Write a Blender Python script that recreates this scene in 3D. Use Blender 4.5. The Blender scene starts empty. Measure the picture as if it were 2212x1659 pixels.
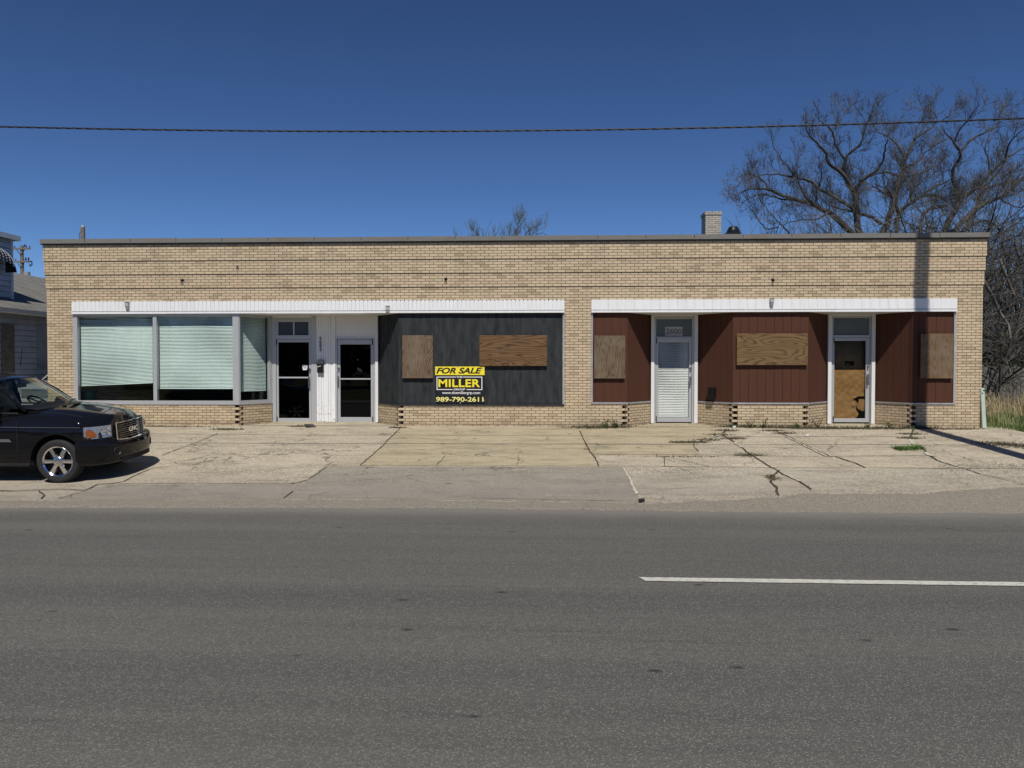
import bpy, bmesh, math, random
from mathutils import Vector, Matrix, noise as mnoise
random.seed(7)
R = math.radians
S = bpy.context.scene
COL = S.collection

# ------------------------------------------------------------------ camera
TH, PT, FPX = R(2.4), R(1.29), 1660.0          # yaw, pitch, focal length in units of a 2212-wide frame
CAM = Vector((0, -19.3, 1.5))
FW = Vector((-math.sin(TH)*math.cos(PT), math.cos(TH)*math.cos(PT), -math.sin(PT)))
RT = Vector((math.cos(TH), math.sin(TH), 0))
UP = Vector((-math.sin(TH)*math.sin(PT), math.cos(TH)*math.sin(PT), math.cos(PT)))
cd = bpy.data.cameras.new('camera'); cam = bpy.data.objects.new('camera', cd); COL.objects.link(cam)
cam.location = CAM; cam.rotation_euler = (R(90)-PT, 0, TH)
cd.sensor_width = 36; cd.lens = 36*FPX/2212; cd.clip_start = .1; cd.clip_end = 3000
S.camera = cam

def ray(px, py): return FW + RT*((px-1106)/FPX) + UP*((829.5-py)/FPX)
def W(px, py, y):                                # measured point on the plane Y = y
    d = ray(px, py); return CAM + d*((y-CAM.y)/d.y)
def wx(px, y=0, py=800): return W(px, py, y).x
def wz(py, y=0, px=1106): return W(px, py, y).z
SL, YE = .077, -7.7                              # apron slope, road edge
def gz(y):
    if y >= 0: return 0.0
    if y >= YE: return SL*y
    return SL*YE + .010*min(YE-y, 5.0)
def G(sx, sy, dz=0):                             # measured point on the apron / road, source pixels
    d = ray(sx*.73733, sy*.73733)
    n = CAM.z - SL*CAM.y; t = n/(SL*d.y - d.z); p = CAM + d*t
    if p.y < YE:
        t = (CAM.z - SL*YE - .02)/(-d.z); p = CAM + d*t
        for _ in range(4): t = (CAM.z - gz(p.y))/(-d.z); p = CAM + d*t
    p.z = gz(p.y) + dz
    return p

# ------------------------------------------------------------------ materials
class NT:
    def __init__(s, name):
        s.m = bpy.data.materials.new(name); s.m.use_nodes = True
        s.t = s.m.node_tree; s.t.nodes.clear()
        s.out = s.t.nodes.new('ShaderNodeOutputMaterial')
    def n(s, typ, ins=None, **kw):
        nd = s.t.nodes.new(typ)
        for k, v in kw.items(): setattr(nd, k, v)
        for k, v in (ins or {}).items():
            sock = nd.inputs[k]
            if isinstance(v, bpy.types.NodeSocket): s.t.links.new(v, sock)
            elif isinstance(v, (tuple, list)) and len(v) == 3 and sock.type == 'RGBA': sock.default_value = (*v, 1)
            else: sock.default_value = v
        return nd
    def uv(s): return s.n('ShaderNodeUVMap', uv_map='UVMap').outputs[0]
    def ob(s): return s.n('ShaderNodeTexCoord').outputs['Object']
    def mp(s, vec, scale=(1,1,1), loc=(0,0,0)):
        return s.n('ShaderNodeMapping', {0: vec, 'Scale': scale, 'Location': loc}).outputs[0]
    def noise(s, vec, scale, detail=4, rough=.55, dist=0):
        return s.n('ShaderNodeTexNoise', {'Vector': vec, 'Scale': scale, 'Detail': detail, 'Roughness': rough, 'Distortion': dist}).outputs['Fac']
    def ramp(s, fac, *st):
        r = s.n('ShaderNodeValToRGB', {0: fac}); e = r.color_ramp.elements
        while len(e) < len(st): e.new(.5)
        for i, (p, c) in enumerate(st):
            e[i].position = p; e[i].color = (c, c, c, 1) if not isinstance(c, (tuple, list)) else (*c, 1)
        return r.outputs[0]
    def mix(s, f, a, b, mode='MIX'):
        nd = s.n('ShaderNodeMix', data_type='RGBA', blend_type=mode)
        for k, v in ((0, f), (6, a), (7, b)):
            if isinstance(v, bpy.types.NodeSocket): s.t.links.new(v, nd.inputs[k])
            elif k and isinstance(v, (tuple, list)): nd.inputs[k].default_value = (*v, 1)
            elif k: nd.inputs[k].default_value = (v, v, v, 1)
            else: nd.inputs[k].default_value = v
        return nd.outputs[2]
    def math(s, op, a, b=0.0):
        nd = s.n('ShaderNodeMath', operation=op)
        for k, v in ((0, a), (1, b)):
            if isinstance(v, bpy.types.NodeSocket): s.t.links.new(v, nd.inputs[k])
            else: nd.inputs[k].default_value = v
        return nd.outputs[0]
    def bump(s, h, strength=.5, dist=.01):
        return s.n('ShaderNodeBump', {'Height': h, 'Strength': strength, 'Distance': dist}).outputs[0]
    def pbr(s, col, rough=.7, metal=0, normal=None, spec=.5, coat=0, **kw):
        d = {'Base Color': col, 'Roughness': rough, 'Metallic': metal, 'Specular IOR Level': spec, 'Coat Weight': coat}
        if normal is not None: d['Normal'] = normal
        d.update(kw)
        b = s.n('ShaderNodeBsdfPrincipled', d)
        s.t.links.new(b.outputs[0], s.out.inputs[0]); return s.m

def simple(name, col, rough=.6, metal=0, var=.15, scale=6, coat=0, bump=0, spec=.5, coord='ob'):
    t = NT(name); v = t.ob() if coord == 'ob' else t.uv()
    n = t.noise(v, scale, 5)
    c = t.mix(t.ramp(n, (.3, 0.0), (.7, 1.0)), tuple(x*(1-var) for x in col), tuple(min(1, x*(1+var)) for x in col))
    nm = t.bump(t.noise(v, scale*8, 3), bump, .004) if bump else None
    return t.pbr(c, rough, metal, nm, spec, coat)

def brick_mat(name, c1, c2, mortar, dirt=(.16,.13,.09), rowh=.0692, bw=.2133):
    t = NT(name); uv = t.mp(t.uv(), (1,1,1), (0,.0232,0))
    wob = t.n('ShaderNodeTexNoise', {'Vector': uv, 'Scale': 9.0, 'Detail': 2.0}).outputs['Color']
    uvw = t.n('ShaderNodeVectorMath', {0: uv, 1: t.n('ShaderNodeVectorMath', {0: t.n('ShaderNodeVectorMath', {0: wob, 1: (.5,.5,.5)}, operation='SUBTRACT').outputs[0], 'Scale': .006}, operation='SCALE').outputs[0]}, operation='ADD').outputs[0]
    b = t.n('ShaderNodeTexBrick', {'Vector': uvw, 'Color1': (0,0,0), 'Color2': (1,1,1), 'Mortar': (.5,.5,.5), 'Scale': 1.0, 'Mortar Size': .0062,
            'Mortar Smooth': .25, 'Bias': 0.0, 'Brick Width': bw, 'Row Height': rowh}, offset=.5)
    rnd = b.outputs['Color']
    col = t.ramp(rnd, (0.0, tuple(x*.80 for x in c2)), (.10, c2), (.22, tuple(x*.93 for x in c1)), (.55, c1), (.85, tuple(x*1.05 for x in c1)), (1.0, (c1[0]*1.0, c1[1]*.93, c1[2]*.92)))
    col = t.mix(t.ramp(t.noise(uv, 1.1, 5, .65), (.40, 0.0), (.80, .22)), col, tuple(x*.72 for x in c2))
    col = t.mix(t.ramp(t.noise(t.mp(uv, (.5, .12, 1)), 3.0, 6, .7), (.5, 0.0), (.78, .28)), col, dirt)
    col = t.mix(t.ramp(t.noise(uv, 55, 3), (.3, .0), (.8, .16)), col, (.2,.15,.1))
    sp = t.n('ShaderNodeTexVoronoi', {'Vector': t.mp(uv, (1.0, .72, 1)), 'Scale': 3.4, 'Randomness': 1.0}).outputs['Distance']
    big = t.ramp(t.noise(uv, .45, 2), (.53, 0.0), (.60, 1.0))
    col = t.mix(t.math('MULTIPLY', t.ramp(sp, (.035, .75), (.075, 0.0)), big), col, (.03,.02,.014))
    hh = t.n('ShaderNodeSeparateXYZ', {0: uv}).outputs[1]
    st = t.math('MULTIPLY', t.ramp(t.noise(t.mp(uv, (2.4, .10, 1)), 2.0, 5, .7), (.56, 0.), (.70, .5)), t.ramp(t.math('SUBTRACT', 4.75, hh), (.05, 1.0), (.9, 0.0)))
    col = t.mix(st, col, (.20,.15,.10))
    # splash dirt close to the pavement
    h = t.n('ShaderNodeSeparateXYZ', {0: uv}).outputs[1]
    low = t.math('MULTIPLY', t.ramp(h, (.0, 1.0), (.20, 0.0)), t.ramp(t.noise(uv, 4, 4), (.35, .1), (.7, .75)))
    col = t.mix(low, col, (.13,.10,.065))
    mort = t.mix(t.noise(uv, 3, 3), mortar, tuple(x*1.9 for x in mortar))
    col = t.mix(b.outputs['Fac'], col, mort)
    hgt = t.math('SUBTRACT', t.math('MULTIPLY', t.noise(uv, 90, 3), .25), b.outputs['Fac'])
    return t.pbr(col, t.ramp(b.outputs['Fac'], (0, .55), (1, .95)), 0, t.bump(hgt, .9, .006), .4)

M = {}
M['brick'] = brick_mat('buff_brick', (.585,.472,.318), (.485,.382,.252), (.070,.042,.024))
M['grey_brick'] = brick_mat('pale_grey_brick', (.45,.42,.36), (.36,.33,.28), (.10,.085,.07))
def coping_mat():
    t = NT('stone_coping'); uv = t.uv()
    c = t.mix(t.noise(t.mp(uv, (1, 6, 1)), 4, 6, .7), (.115,.11,.10), (.22,.215,.20))
    c = t.mix(t.ramp(t.noise(uv, 2.2, 5), (.5, 0.), (.75, .6)), c, (.17,.12,.085))
    return t.pbr(c, .85, 0, t.bump(t.noise(uv, 40, 4), .4, .006))
M['coping'] = coping_mat()
def white_paint(name, peel=0.0, col=(.80,.81,.82)):
    t = NT(name); uv = t.uv()
    c = t.mix(t.ramp(t.noise(t.mp(uv, (3, .5, 1)), 3, 6, .65), (.4, 0.), (.85, .35)), col, (.52,.51,.47))
    n = t.noise(uv, 14, 6, .7)
    h = t.n('ShaderNodeSeparateXYZ', {0: uv}).outputs[1]
    pk = t.math('MULTIPLY', t.ramp(n, (.56, 0.), (.60, 1.)), t.ramp(h, (.0, 1.0), (.75, 0.0))) if peel else t.ramp(n, (.74, 0.), (.78, .5))
    c = t.mix(pk, c, (.30,.27,.22))
    return t.pbr(c, .5, 0, t.bump(t.noise(uv, 30, 3), .15, .004))
M['white'] = white_paint('white_painted_metal')
M['white_peel'] = white_paint('peeling_white_paint', 1)
M['white_wood'] = white_paint('white_painted_trim', 0, (.74,.74,.73))
M['sill'] = simple('weathered_sill_metal', (.42,.42,.43), .45, .3, .2, 5)
def alu_mat():
    t = NT('aluminium'); uv = t.uv()
    c = t.mix(t.noise(t.mp(uv, (14, 1, 1)), 4, 4), (.40,.41,.42), (.54,.55,.56))
    c = t.mix(t.ramp(t.noise(uv, 18, 5, .7), (.62, 0.), (.74, .5)), c, (.22,.21,.20))
    return t.pbr(c, .45, .30)
M['alu'] = alu_mat()
def siding_mat(name, base, dark, light, amt=.7):
    t = NT(name); uv = t.uv()
    g = t.noise(t.mp(uv, (26, 1.1, 1)), 2.2, 6, .7)
    c = t.mix(g, dark, light)
    blot = t.ramp(t.noise(t.mp(uv, (3.2, .8, 1)), 2.2, 5, .65), (.40, 0.), (.68, 1.))
    c = t.mix(t.math('MULTIPLY', blot, amt), c, base)
    ch = t.ramp(t.noise(t.mp(uv, (6, 2.2, 1)), 5, 6, .75), (.70, 0.), (.74, .30))
    c = t.mix(ch, c, tuple(min(.5, x*2.2+.05) for x in light))
    return t.pbr(c, .7, 0, t.bump(g, .5, .005), .12)
M['black_siding'] = siding_mat('black_stained_boards', (.012,.014,.017), (.018,.021,.023), (.062,.068,.070), .75)
M['red_siding'] = siding_mat('red_brown_boards', (.076,.032,.021), (.060,.025,.016), (.106,.047,.031), .5)
def ply_mat(name, vertical, c1, c2, seed):
    t = NT(name); uv = t.uv()
    sc = (5.5, .9, 1) if vertical else (.9, 5.5, 1)
    p = t.mp(uv, sc, (seed*3.7, seed*1.9, seed))
    n = t.noise(p, .62, 2.0, .4, .35)
    bands = t.math('FRACT', t.math('MULTIPLY', n, 17.0))
    bands = t.math('ABSOLUTE', t.math('SUBTRACT', t.math('MULTIPLY', bands, 2.0), 1.0))
    c = t.mix(t.ramp(bands, (.0, 1.), (.55, .15), (1., 0.)), c1, c2)
    f = t.noise(t.mp(uv, (90, 3, 1) if vertical else (3, 90, 1)), 2, 4, .7)
    c = t.mix(t.ramp(f, (.35, 0.), (.75, .5)), c, tuple(x*.55 for x in c2))
    c = t.mix(t.ramp(t.noise(uv, 2.6, 5, .6), (.40, 0.), (.72, .6)), c, (.20,.16,.12) if vertical else (.15,.095,.05))
    k = t.n('ShaderNodeTexVoronoi', {'Vector': t.mp(uv, (.6, 1, 1) if not vertical else (1, .6, 1), (seed, seed, 0)), 'Scale': 3.2}).outputs['Distance']
    c = t.mix(t.ramp(k, (.03, .8), (.07, 0.)), c, tuple(x*.4 for x in c2))
    return t.pbr(c, .75, 0, t.bump(f, .3, .003), .3)
M['ply_a'] = ply_mat('weathered_plywood', True, (.190,.130,.080), (.076,.046,.027), 1)
M['ply_b'] = ply_mat('orange_plywood', False, (.195,.108,.048), (.054,.026,.011), 2.3)
M['ply_c'] = ply_mat('grey_brown_plywood', True, (.170,.118,.070), (.060,.037,.021), 3.1)
M['ply_d'] = ply_mat('yellow_plywood', False, (.215,.135,.058), (.066,.034,.013), 4.6)
M['ply_e'] = ply_mat('dark_weathered_plywood', True, (.185,.115,.062), (.11,.063,.031), 5.2)
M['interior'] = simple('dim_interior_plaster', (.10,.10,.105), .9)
M['dark'] = simple('dark_void', (.012,.011,.011), .9)
M['black_plastic'] = simple('black_plastic', (.012,.012,.013), .45)
M['rubber'] = simple('tyre_rubber', (.018,.018,.018), .8, 0, .3, 20, 0, .3)
M['chrome'] = simple('chrome', (.82,.82,.83), .10, 1, .03, 3)
M['satin'] = simple('satin_rim_metal', (.60,.60,.61), .24, 1, .06, 8)
M['amber'] = simple('amber_lens', (.42,.115,.008), .15, .3, .5, 60, .7)
def lamp_mat():
    t = NT('headlamp_reflector'); v = t.ob()
    vo = t.n('ShaderNodeTexVoronoi', {'Vector': v, 'Scale': 26.0}).outputs['Distance']
    return t.pbr(t.mix(t.noise(v, 18), (.34,.36,.40), (.80,.83,.88)), .16, .8, t.bump(vo, .9, .02), .5, .8)
M['lamp'] = lamp_mat()
def paint(name, c, rough=.22):
    t = NT(name); v = t.ob()
    f = t.n('ShaderNodeTexVoronoi', {'Vector': v, 'Scale': 900.0}).outputs['Color']
    dust = t.ramp(t.noise(v, 3, 5, .6), (.35, 0.), (.8, .06))
    return t.pbr(t.mix(dust, t.mix(.010, c, f, 'ADD'), (.02,.018,.015)), rough, .0, None, .0, 1.0, **{'Coat IOR': 1.36, 'Coat Roughness': .03})
M['black_paint'] = paint('black_car_paint', (.0012,.0015,.0030))
M['silver_paint'] = paint('silver_car_paint', (.30,.31,.32))
def glass(name, tint, refl=1.0, ior=1.5, rough=0.0):
    t = NT(name)
    fr = t.n('ShaderNodeFresnel', {'IOR': ior}).outputs[0]
    tr = t.n('ShaderNodeBsdfTransparent', {'Color': tint}).outputs[0]
    gl = t.n('ShaderNodeBsdfGlossy', {'Color': (refl, refl, refl), 'Roughness': rough}).outputs[0]
    front = t.math('SUBTRACT', 1.0, t.n('ShaderNodeNewGeometry').outputs['Backfacing'])
    mx = t.n('ShaderNodeMixShader', {0: t.math('MULTIPLY', fr, front), 1: tr, 2: gl}).outputs[0]
    t.t.links.new(mx, t.out.inputs[0]); return t.m
M['glass'] = glass('window_glass', (.91,.957,.942), 1, 1.45, .004)
M['door_glass'] = glass('smoked_door_glass', (.55,.58,.64), 1, 1.4, .004)
M['car_glass'] = glass('tinted_car_glass', (.66,.73,.69), 1, 1.5)
M['clear'] = glass('clear_door_glass', (.92,.93,.92), 1, 1.4)
M['blind'] = simple('white_blind_slat', (.80,.82,.80), .5, 0, .05, 4)
M['yellow'] = simple('sign_yellow', (.88,.74,.035), .45, 0, .06, 8)
M['pale_yellow'] = simple('sign_pale_yellow', (.86,.80,.26), .45, 0, .04, 8)
M['sign_black'] = simple('sign_black', (.010,.011,.013), .4, 0, .2, 4)
M['sign_white'] = simple('sign_white', (.80,.80,.80), .45, 0, .04, 8)
M['grey_letters'] = simple('dark_grey_numbers', (.05,.05,.055), .5)
M['plate'] = simple('pale_number_plate', (.42,.43,.43), .5)
M['frosted'] = simple('painted_transom_glass', (.115,.125,.115), .22, 0, .12, 2)
M['mailbox'] = simple('black_mailbox_metal', (.010,.010,.011), .35, .2, .3, 9)
M['lampbox'] = simple('grey_lamp_housing', (.38,.38,.37), .5, 0, .25, 14)
M['bark'] = simple('grey_bark', (.060,.053,.047), .9, 0, .45, 5, 0, .6)
M['twig'] = simple('grey_brown_twigs', (.088,.084,.076), .9, 0, .35, 2)
M['bud'] = simple('dark_seed_pods', (.045,.038,.034), .9)
M['thicket_bark'] = simple('pale_dead_branches', (.12,.11,.095), .9, 0, .5, 3)
M['red_twig'] = simple('red_brown_twigs', (.11,.050,.038), .9, 0, .3, 3)
M['green_twig'] = simple('budding_green_twigs', (.135,.135,.085), .9, 0, .3, 3)
M['evergreen'] = simple('dark_ivy_leaves', (.030,.042,.020), .8, 0, .5, 3)
M['pole_wood'] = simple('grey_pole_wood', (.17,.145,.12), .9, 0, .3, 6)
M['cable'] = simple('black_cable', (.016,.017,.022), .55)
M['steel'] = simple('galvanised_steel', (.35,.36,.37), .5, .4)
M['tar_roof'] = simple('tar_roof', (.05,.05,.05), .9)
M['white_clap'] = simple('white_clapboard', (.50,.53,.58), .7, 0, .12, 3)
M['clap_patch'] = simple('faded_clapboard_patch', (.29,.31,.34), .75, 0, .12, 3)
def shingle_mat():
    t = NT('grey_shingles'); uv = t.uv()
    b = t.n('ShaderNodeTexBrick', {'Vector': uv, 'Color1': (.10,.10,.095), 'Color2': (.19,.185,.165), 'Mortar': (.05,.05,.05), 'Scale': 1.0, 'Mortar Size': .008, 'Brick Width': .30, 'Row Height': .13}).outputs['Color']
    c = t.mix(t.ramp(t.noise(t.mp(uv, (1, 3, 1)), 2.5, 6, .7), (.35, 0.), (.7, .7)), b, (.21,.205,.17))
    return t.pbr(c, .95, 0, t.bump(t.noise(uv, 30, 4), .5, .01))
M['shingle'] = shingle_mat()
M['awning'] = simple('black_awning_fabric', (.015,.016,.022), .6)
M['fence'] = simple('weathered_fence_boards', (.15,.135,.115), .9, 0, .35, 6)
M['pale_green'] = simple('pale_green_metal', (.42,.50,.43), .5, 0, .12, 5)
M['dead_grass'] = simple('dry_straw_grass', (.36,.29,.165), .9, 0, .35, 3)
M['grass'] = simple('fresh_green_grass', (.085,.165,.032), .85, 0, .4, 3)
M['weed'] = simple('weed_green', (.070,.085,.032), .85, 0, .4, 9)
M['litter'] = simple('brown_leaf_litter', (.105,.078,.048), .95, 0, .5, 25)
M['paper'] = None
M['seat'] = simple('light_grey_seat', (.30,.29,.27), .8)

def concrete(name, a, b, seed=0, rough_amt=.5, dark=(.13,.12,.10)):
    t = NT(name); v = t.mp(t.ob(), (1,1,1), (seed*7.3, seed*3.1, 0))
    c = t.mix(t.ramp(t.noise(v, .55, 7, .68), (.3, 0.0), (.72, 1.)), a, b)
    c = t.mix(t.ramp(t.noise(t.mp(v, (.6, 1.5, 1)), 1.6, 8, .74), (.46, 0.), (.70, .62)), c, dark)
    c = t.mix(t.ramp(t.noise(t.mp(v, (.35, 1.2, 1)), 3.2, 6, .7), (.50, 0.), (.72, .38)), c, tuple(min(.7, x*1.22) for x in b))
    worn = t.ramp(t.noise(t.mp(v, (.6, 1, 1)), .75, 5, .6), (.36, .35), (.62, 1.0))
    fine = t.noise(v, 42, 4, .75)
    c = t.mix(t.math('MULTIPLY', t.ramp(fine, (.36, rough_amt*1.2), (.56, 0.)), worn), c, tuple(x*.40 for x in a))
    vo = t.n('ShaderNodeTexVoronoi', {'Vector': t.mp(v, (1, .8, 1)), 'Scale': 38.0})
    s1 = t.n('ShaderNodeSeparateColor', {0: vo.outputs['Color']}).outputs[0]
    c = t.mix(t.math('MULTIPLY', t.ramp(s1, (.78, 0.), (.88, rough_amt*1.1)), worn), c, tuple(min(.7, x*1.35) for x in b))
    c = t.mix(t.math('MULTIPLY', t.ramp(s1, (.06, rough_amt), (.20, 0.)), worn), c, tuple(x*.5 for x in a))
    sp = t.n('ShaderNodeTexVoronoi', {'Vector': t.mp(v, (1, 1.25, 1)), 'Scale': 1.15})
    spd = t.math('ADD', sp.outputs['Distance'], t.math('MULTIPLY', t.math('SUBTRACT', t.noise(v, 16, 3), .5), .08))
    gate = t.ramp(t.n('ShaderNodeSeparateColor', {0: sp.outputs['Color']}).outputs[1], (.42, 0.), (.46, 1.))
    c = t.mix(t.math('MULTIPLY', t.ramp(spd, (.045, .80), (.085, 0.)), gate), c, (.055,.050,.045))
    cr = t.n('ShaderNodeTexVoronoi', {'Vector': t.n('ShaderNodeVectorMath', {0: v, 1: t.n('ShaderNodeVectorMath', {0: t.n('ShaderNodeTexNoise', {'Vector': v, 'Scale': 2.5, 'Detail': 5.0}).outputs['Color'], 'Scale': .7}, operation='SCALE').outputs[0]}, operation='ADD').outputs[0], 'Scale': .55}, feature='DISTANCE_TO_EDGE').outputs['Distance']
    hair = t.math('MULTIPLY', t.ramp(cr, (.003, .75), (.012, 0.)), t.ramp(t.noise(v, .6, 3), (.50, 0.), (.58, 1.)))
    c = t.mix(hair, c, (.07,.06,.045))
    # road dust and tyre dirt towards the carriageway
    y = t.n('ShaderNodeSeparateXYZ', {0: t.ob()}).outputs[1]
    yy = t.math('ADD', y, t.math('MULTIPLY', t.noise(v, 1.2, 6, .7), 2.4))
    c = t.mix(t.ramp(t.math('MULTIPLY', t.math('ADD', yy, 7.0), .22), (.0, .62), (.75, 0.)), c, (.205,.19,.17))
    return t.pbr(c, .92, 0, t.bump(fine, .7, .012), .2)
M['con_rough'] = concrete('worn_concrete', (.410,.355,.262), (.530,.470,.360), 0, .5)
M['con_smooth'] = concrete('smooth_tan_concrete', (.400,.340,.225), (.465,.400,.275), 1, .26)
M['con_grey'] = concrete('grey_driveway_concrete', (.290,.262,.214), (.355,.322,.264), 2, .35)
M['con_pale'] = concrete('pale_pitted_concrete', (.385,.345,.265), (.495,.450,.355), 3, .6)
M['con_thresh'] = concrete('pale_doorstep_concrete', (.42,.37,.26), (.50,.44,.32), 4, .2)
M['crack'] = simple('dirt_filled_crack', (.052,.043,.030), .95, 0, .5, 12)
M['lip_highlight'] = simple('pale_lip_highlight', (.50,.46,.37), .9, 0, .2, 15)  # pale colour for the highlight along slab lips

def asphalt():
    t = NT('asphalt'); v = t.ob()
    lane = t.noise(t.mp(v, (.05, .9, 1)), 1.4, 5, .6)
    c = t.mix(t.ramp(lane, (.32, 0.0), (.66, 1.)), (.083,.081,.073), (.137,.133,.118))
    c = t.mix(t.ramp(t.noise(t.mp(v, (.4, 1, 1)), .7, 6, .65), (.35, 0.), (.7, .5)), c, (.107,.104,.094))
    st = t.noise(t.mp(v, (.22, 5, 1)), 2.2, 5, .7)
    c = t.mix(t.ramp(st, (.56, 0.), (.70, .5)), c, (.066,.064,.060))
    st2 = t.noise(t.mp(v, (.7, 11, 1), (3, 1, 0)), 2.6, 5, .75)
    c = t.mix(t.ramp(st2, (.66, 0.), (.72, .7)), c, (.045,.044,.042))
    yv = t.n('ShaderNodeSeparateXYZ', {0: v}).outputs[1]
    wv = t.math('ADD', yv, t.math('MULTIPLY', t.noise(t.mp(v, (.12, 1, 1)), 1.0, 4), .9))
    tr = t.math('ABSOLUTE', t.math('SUBTRACT', t.math('FRACT', t.math('MULTIPLY', wv, .54)), .5))
    c = t.mix(t.ramp(tr, (.05, .38), (.30, 0.)), c, (.080,.078,.074))
    vo = t.n('ShaderNodeTexVoronoi', {'Vector': v, 'Scale': 125.0})
    stone = t.n('ShaderNodeSeparateColor', {0: vo.outputs['Color']}).outputs[0]
    c = t.mix(t.ramp(stone, (.0, .42), (.45, 0.)), c, (.045,.043,.040))
    c = t.mix(t.ramp(stone, (.78, 0.), (.90, .38), (.97, .60)), c, (.28,.275,.245))
    vo2 = t.n('ShaderNodeTexVoronoi', {'Vector': v, 'Scale': 60.0})
    s2 = t.n('ShaderNodeSeparateColor', {0: vo2.outputs['Color']}).outputs[1]
    near = t.ramp(vo2.outputs['Distance'], (.18, 1.), (.30, 0.))
    c = t.mix(t.math('MULTIPLY', near, t.ramp(s2, (.91, 0.), (.95, .55))), c, (.38,.37,.335))
    sp = t.n('ShaderNodeTexVoronoi', {'Vector': t.mp(v, (.62, 1.25, 1)), 'Scale': 2.0})
    ok = t.ramp(t.n('ShaderNodeSeparateColor', {0: sp.outputs['Color']}).outputs[0], (.40, 0.), (.45, 1.))
    wob = t.math('ADD', sp.outputs['Distance'], t.math('MULTIPLY', t.math('SUBTRACT', t.noise(v, 22, 3), .5), .06))
    c = t.mix(t.math('MULTIPLY', t.ramp(wob, (.045, .85), (.085, 0.)), ok), c, (.026,.025,.024))
    y = t.n('ShaderNodeSeparateXYZ', {0: v}).outputs[1]
    yy = t.math('ADD', y, t.math('MULTIPLY', t.noise(t.mp(v, (.6, 1, 1)), 1.5, 5), .5))
    c = t.mix(t.ramp(t.math('ADD', yy, 8.95), (.0, 0.), (.5, .25), (1.0, .85)), c, (.205,.19,.168))
    return t.pbr(c, .80, 0, t.bump(vo.outputs['Distance'], .7, .006), .35)
M['asphalt'] = asphalt()
def gravel_m():
    t = NT('gravel_edge'); v = t.ob()
    vo = t.n('ShaderNodeTexVoronoi', {'Vector': v, 'Scale': 55.0})
    s = t.n('ShaderNodeSeparateColor', {0: vo.outputs['Color']}).outputs[0]
    c = t.mix(s, (.145,.13,.105), (.33,.30,.24))
    c = t.mix(t.ramp(t.noise(t.mp(v, (.4, 1.4, 1)), 1.8, 6, .7), (.4, 0.), (.65, .8)), c, (.235,.212,.172))
    return t.pbr(c, .92, 0, t.bump(vo.outputs['Distance'], .6, .008), .25)
M['gravel'] = gravel_m()
def line_m():
    t = NT('road_paint'); v = t.ob()
    c = t.mix(t.ramp(t.noise(t.mp(v, (2, 6, 1)), 7, 6, .75), (.50, 0.), (.64, .85)), (.56,.55,.49), (.16,.155,.14))
    return t.pbr(c, .8, 0, t.bump(t.noise(v, 90, 2), .4, .004), .3)
M['line'] = line_m()
def dirt_m():
    t = NT('grassy_soil'); v = t.ob()
    c = t.mix(t.ramp(t.noise(v, .8, 7, .7), (.35, 0.), (.65, 1.)), (.085,.07,.042), (.07,.10,.032))
    c = t.mix(t.ramp(t.noise(v, 9, 5), (.45, 0.), (.7, .6)), c, (.15,.12,.07))
    return t.pbr(c, .95, 0, t.bump(t.noise(v, 25, 4), .6, .03), .2)
M['dirt'] = dirt_m()
def paper_m():
    t = NT('kraft_paper'); v = t.uv()
    c = t.mix(t.noise(v, 5, 5, .6), (.25,.130,.043), (.345,.190,.070))
    return t.pbr(c, .65, 0, t.bump(t.noise(v, 9, 5, .6), .6, .02), .3)
M['paper'] = paper_m()

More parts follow.
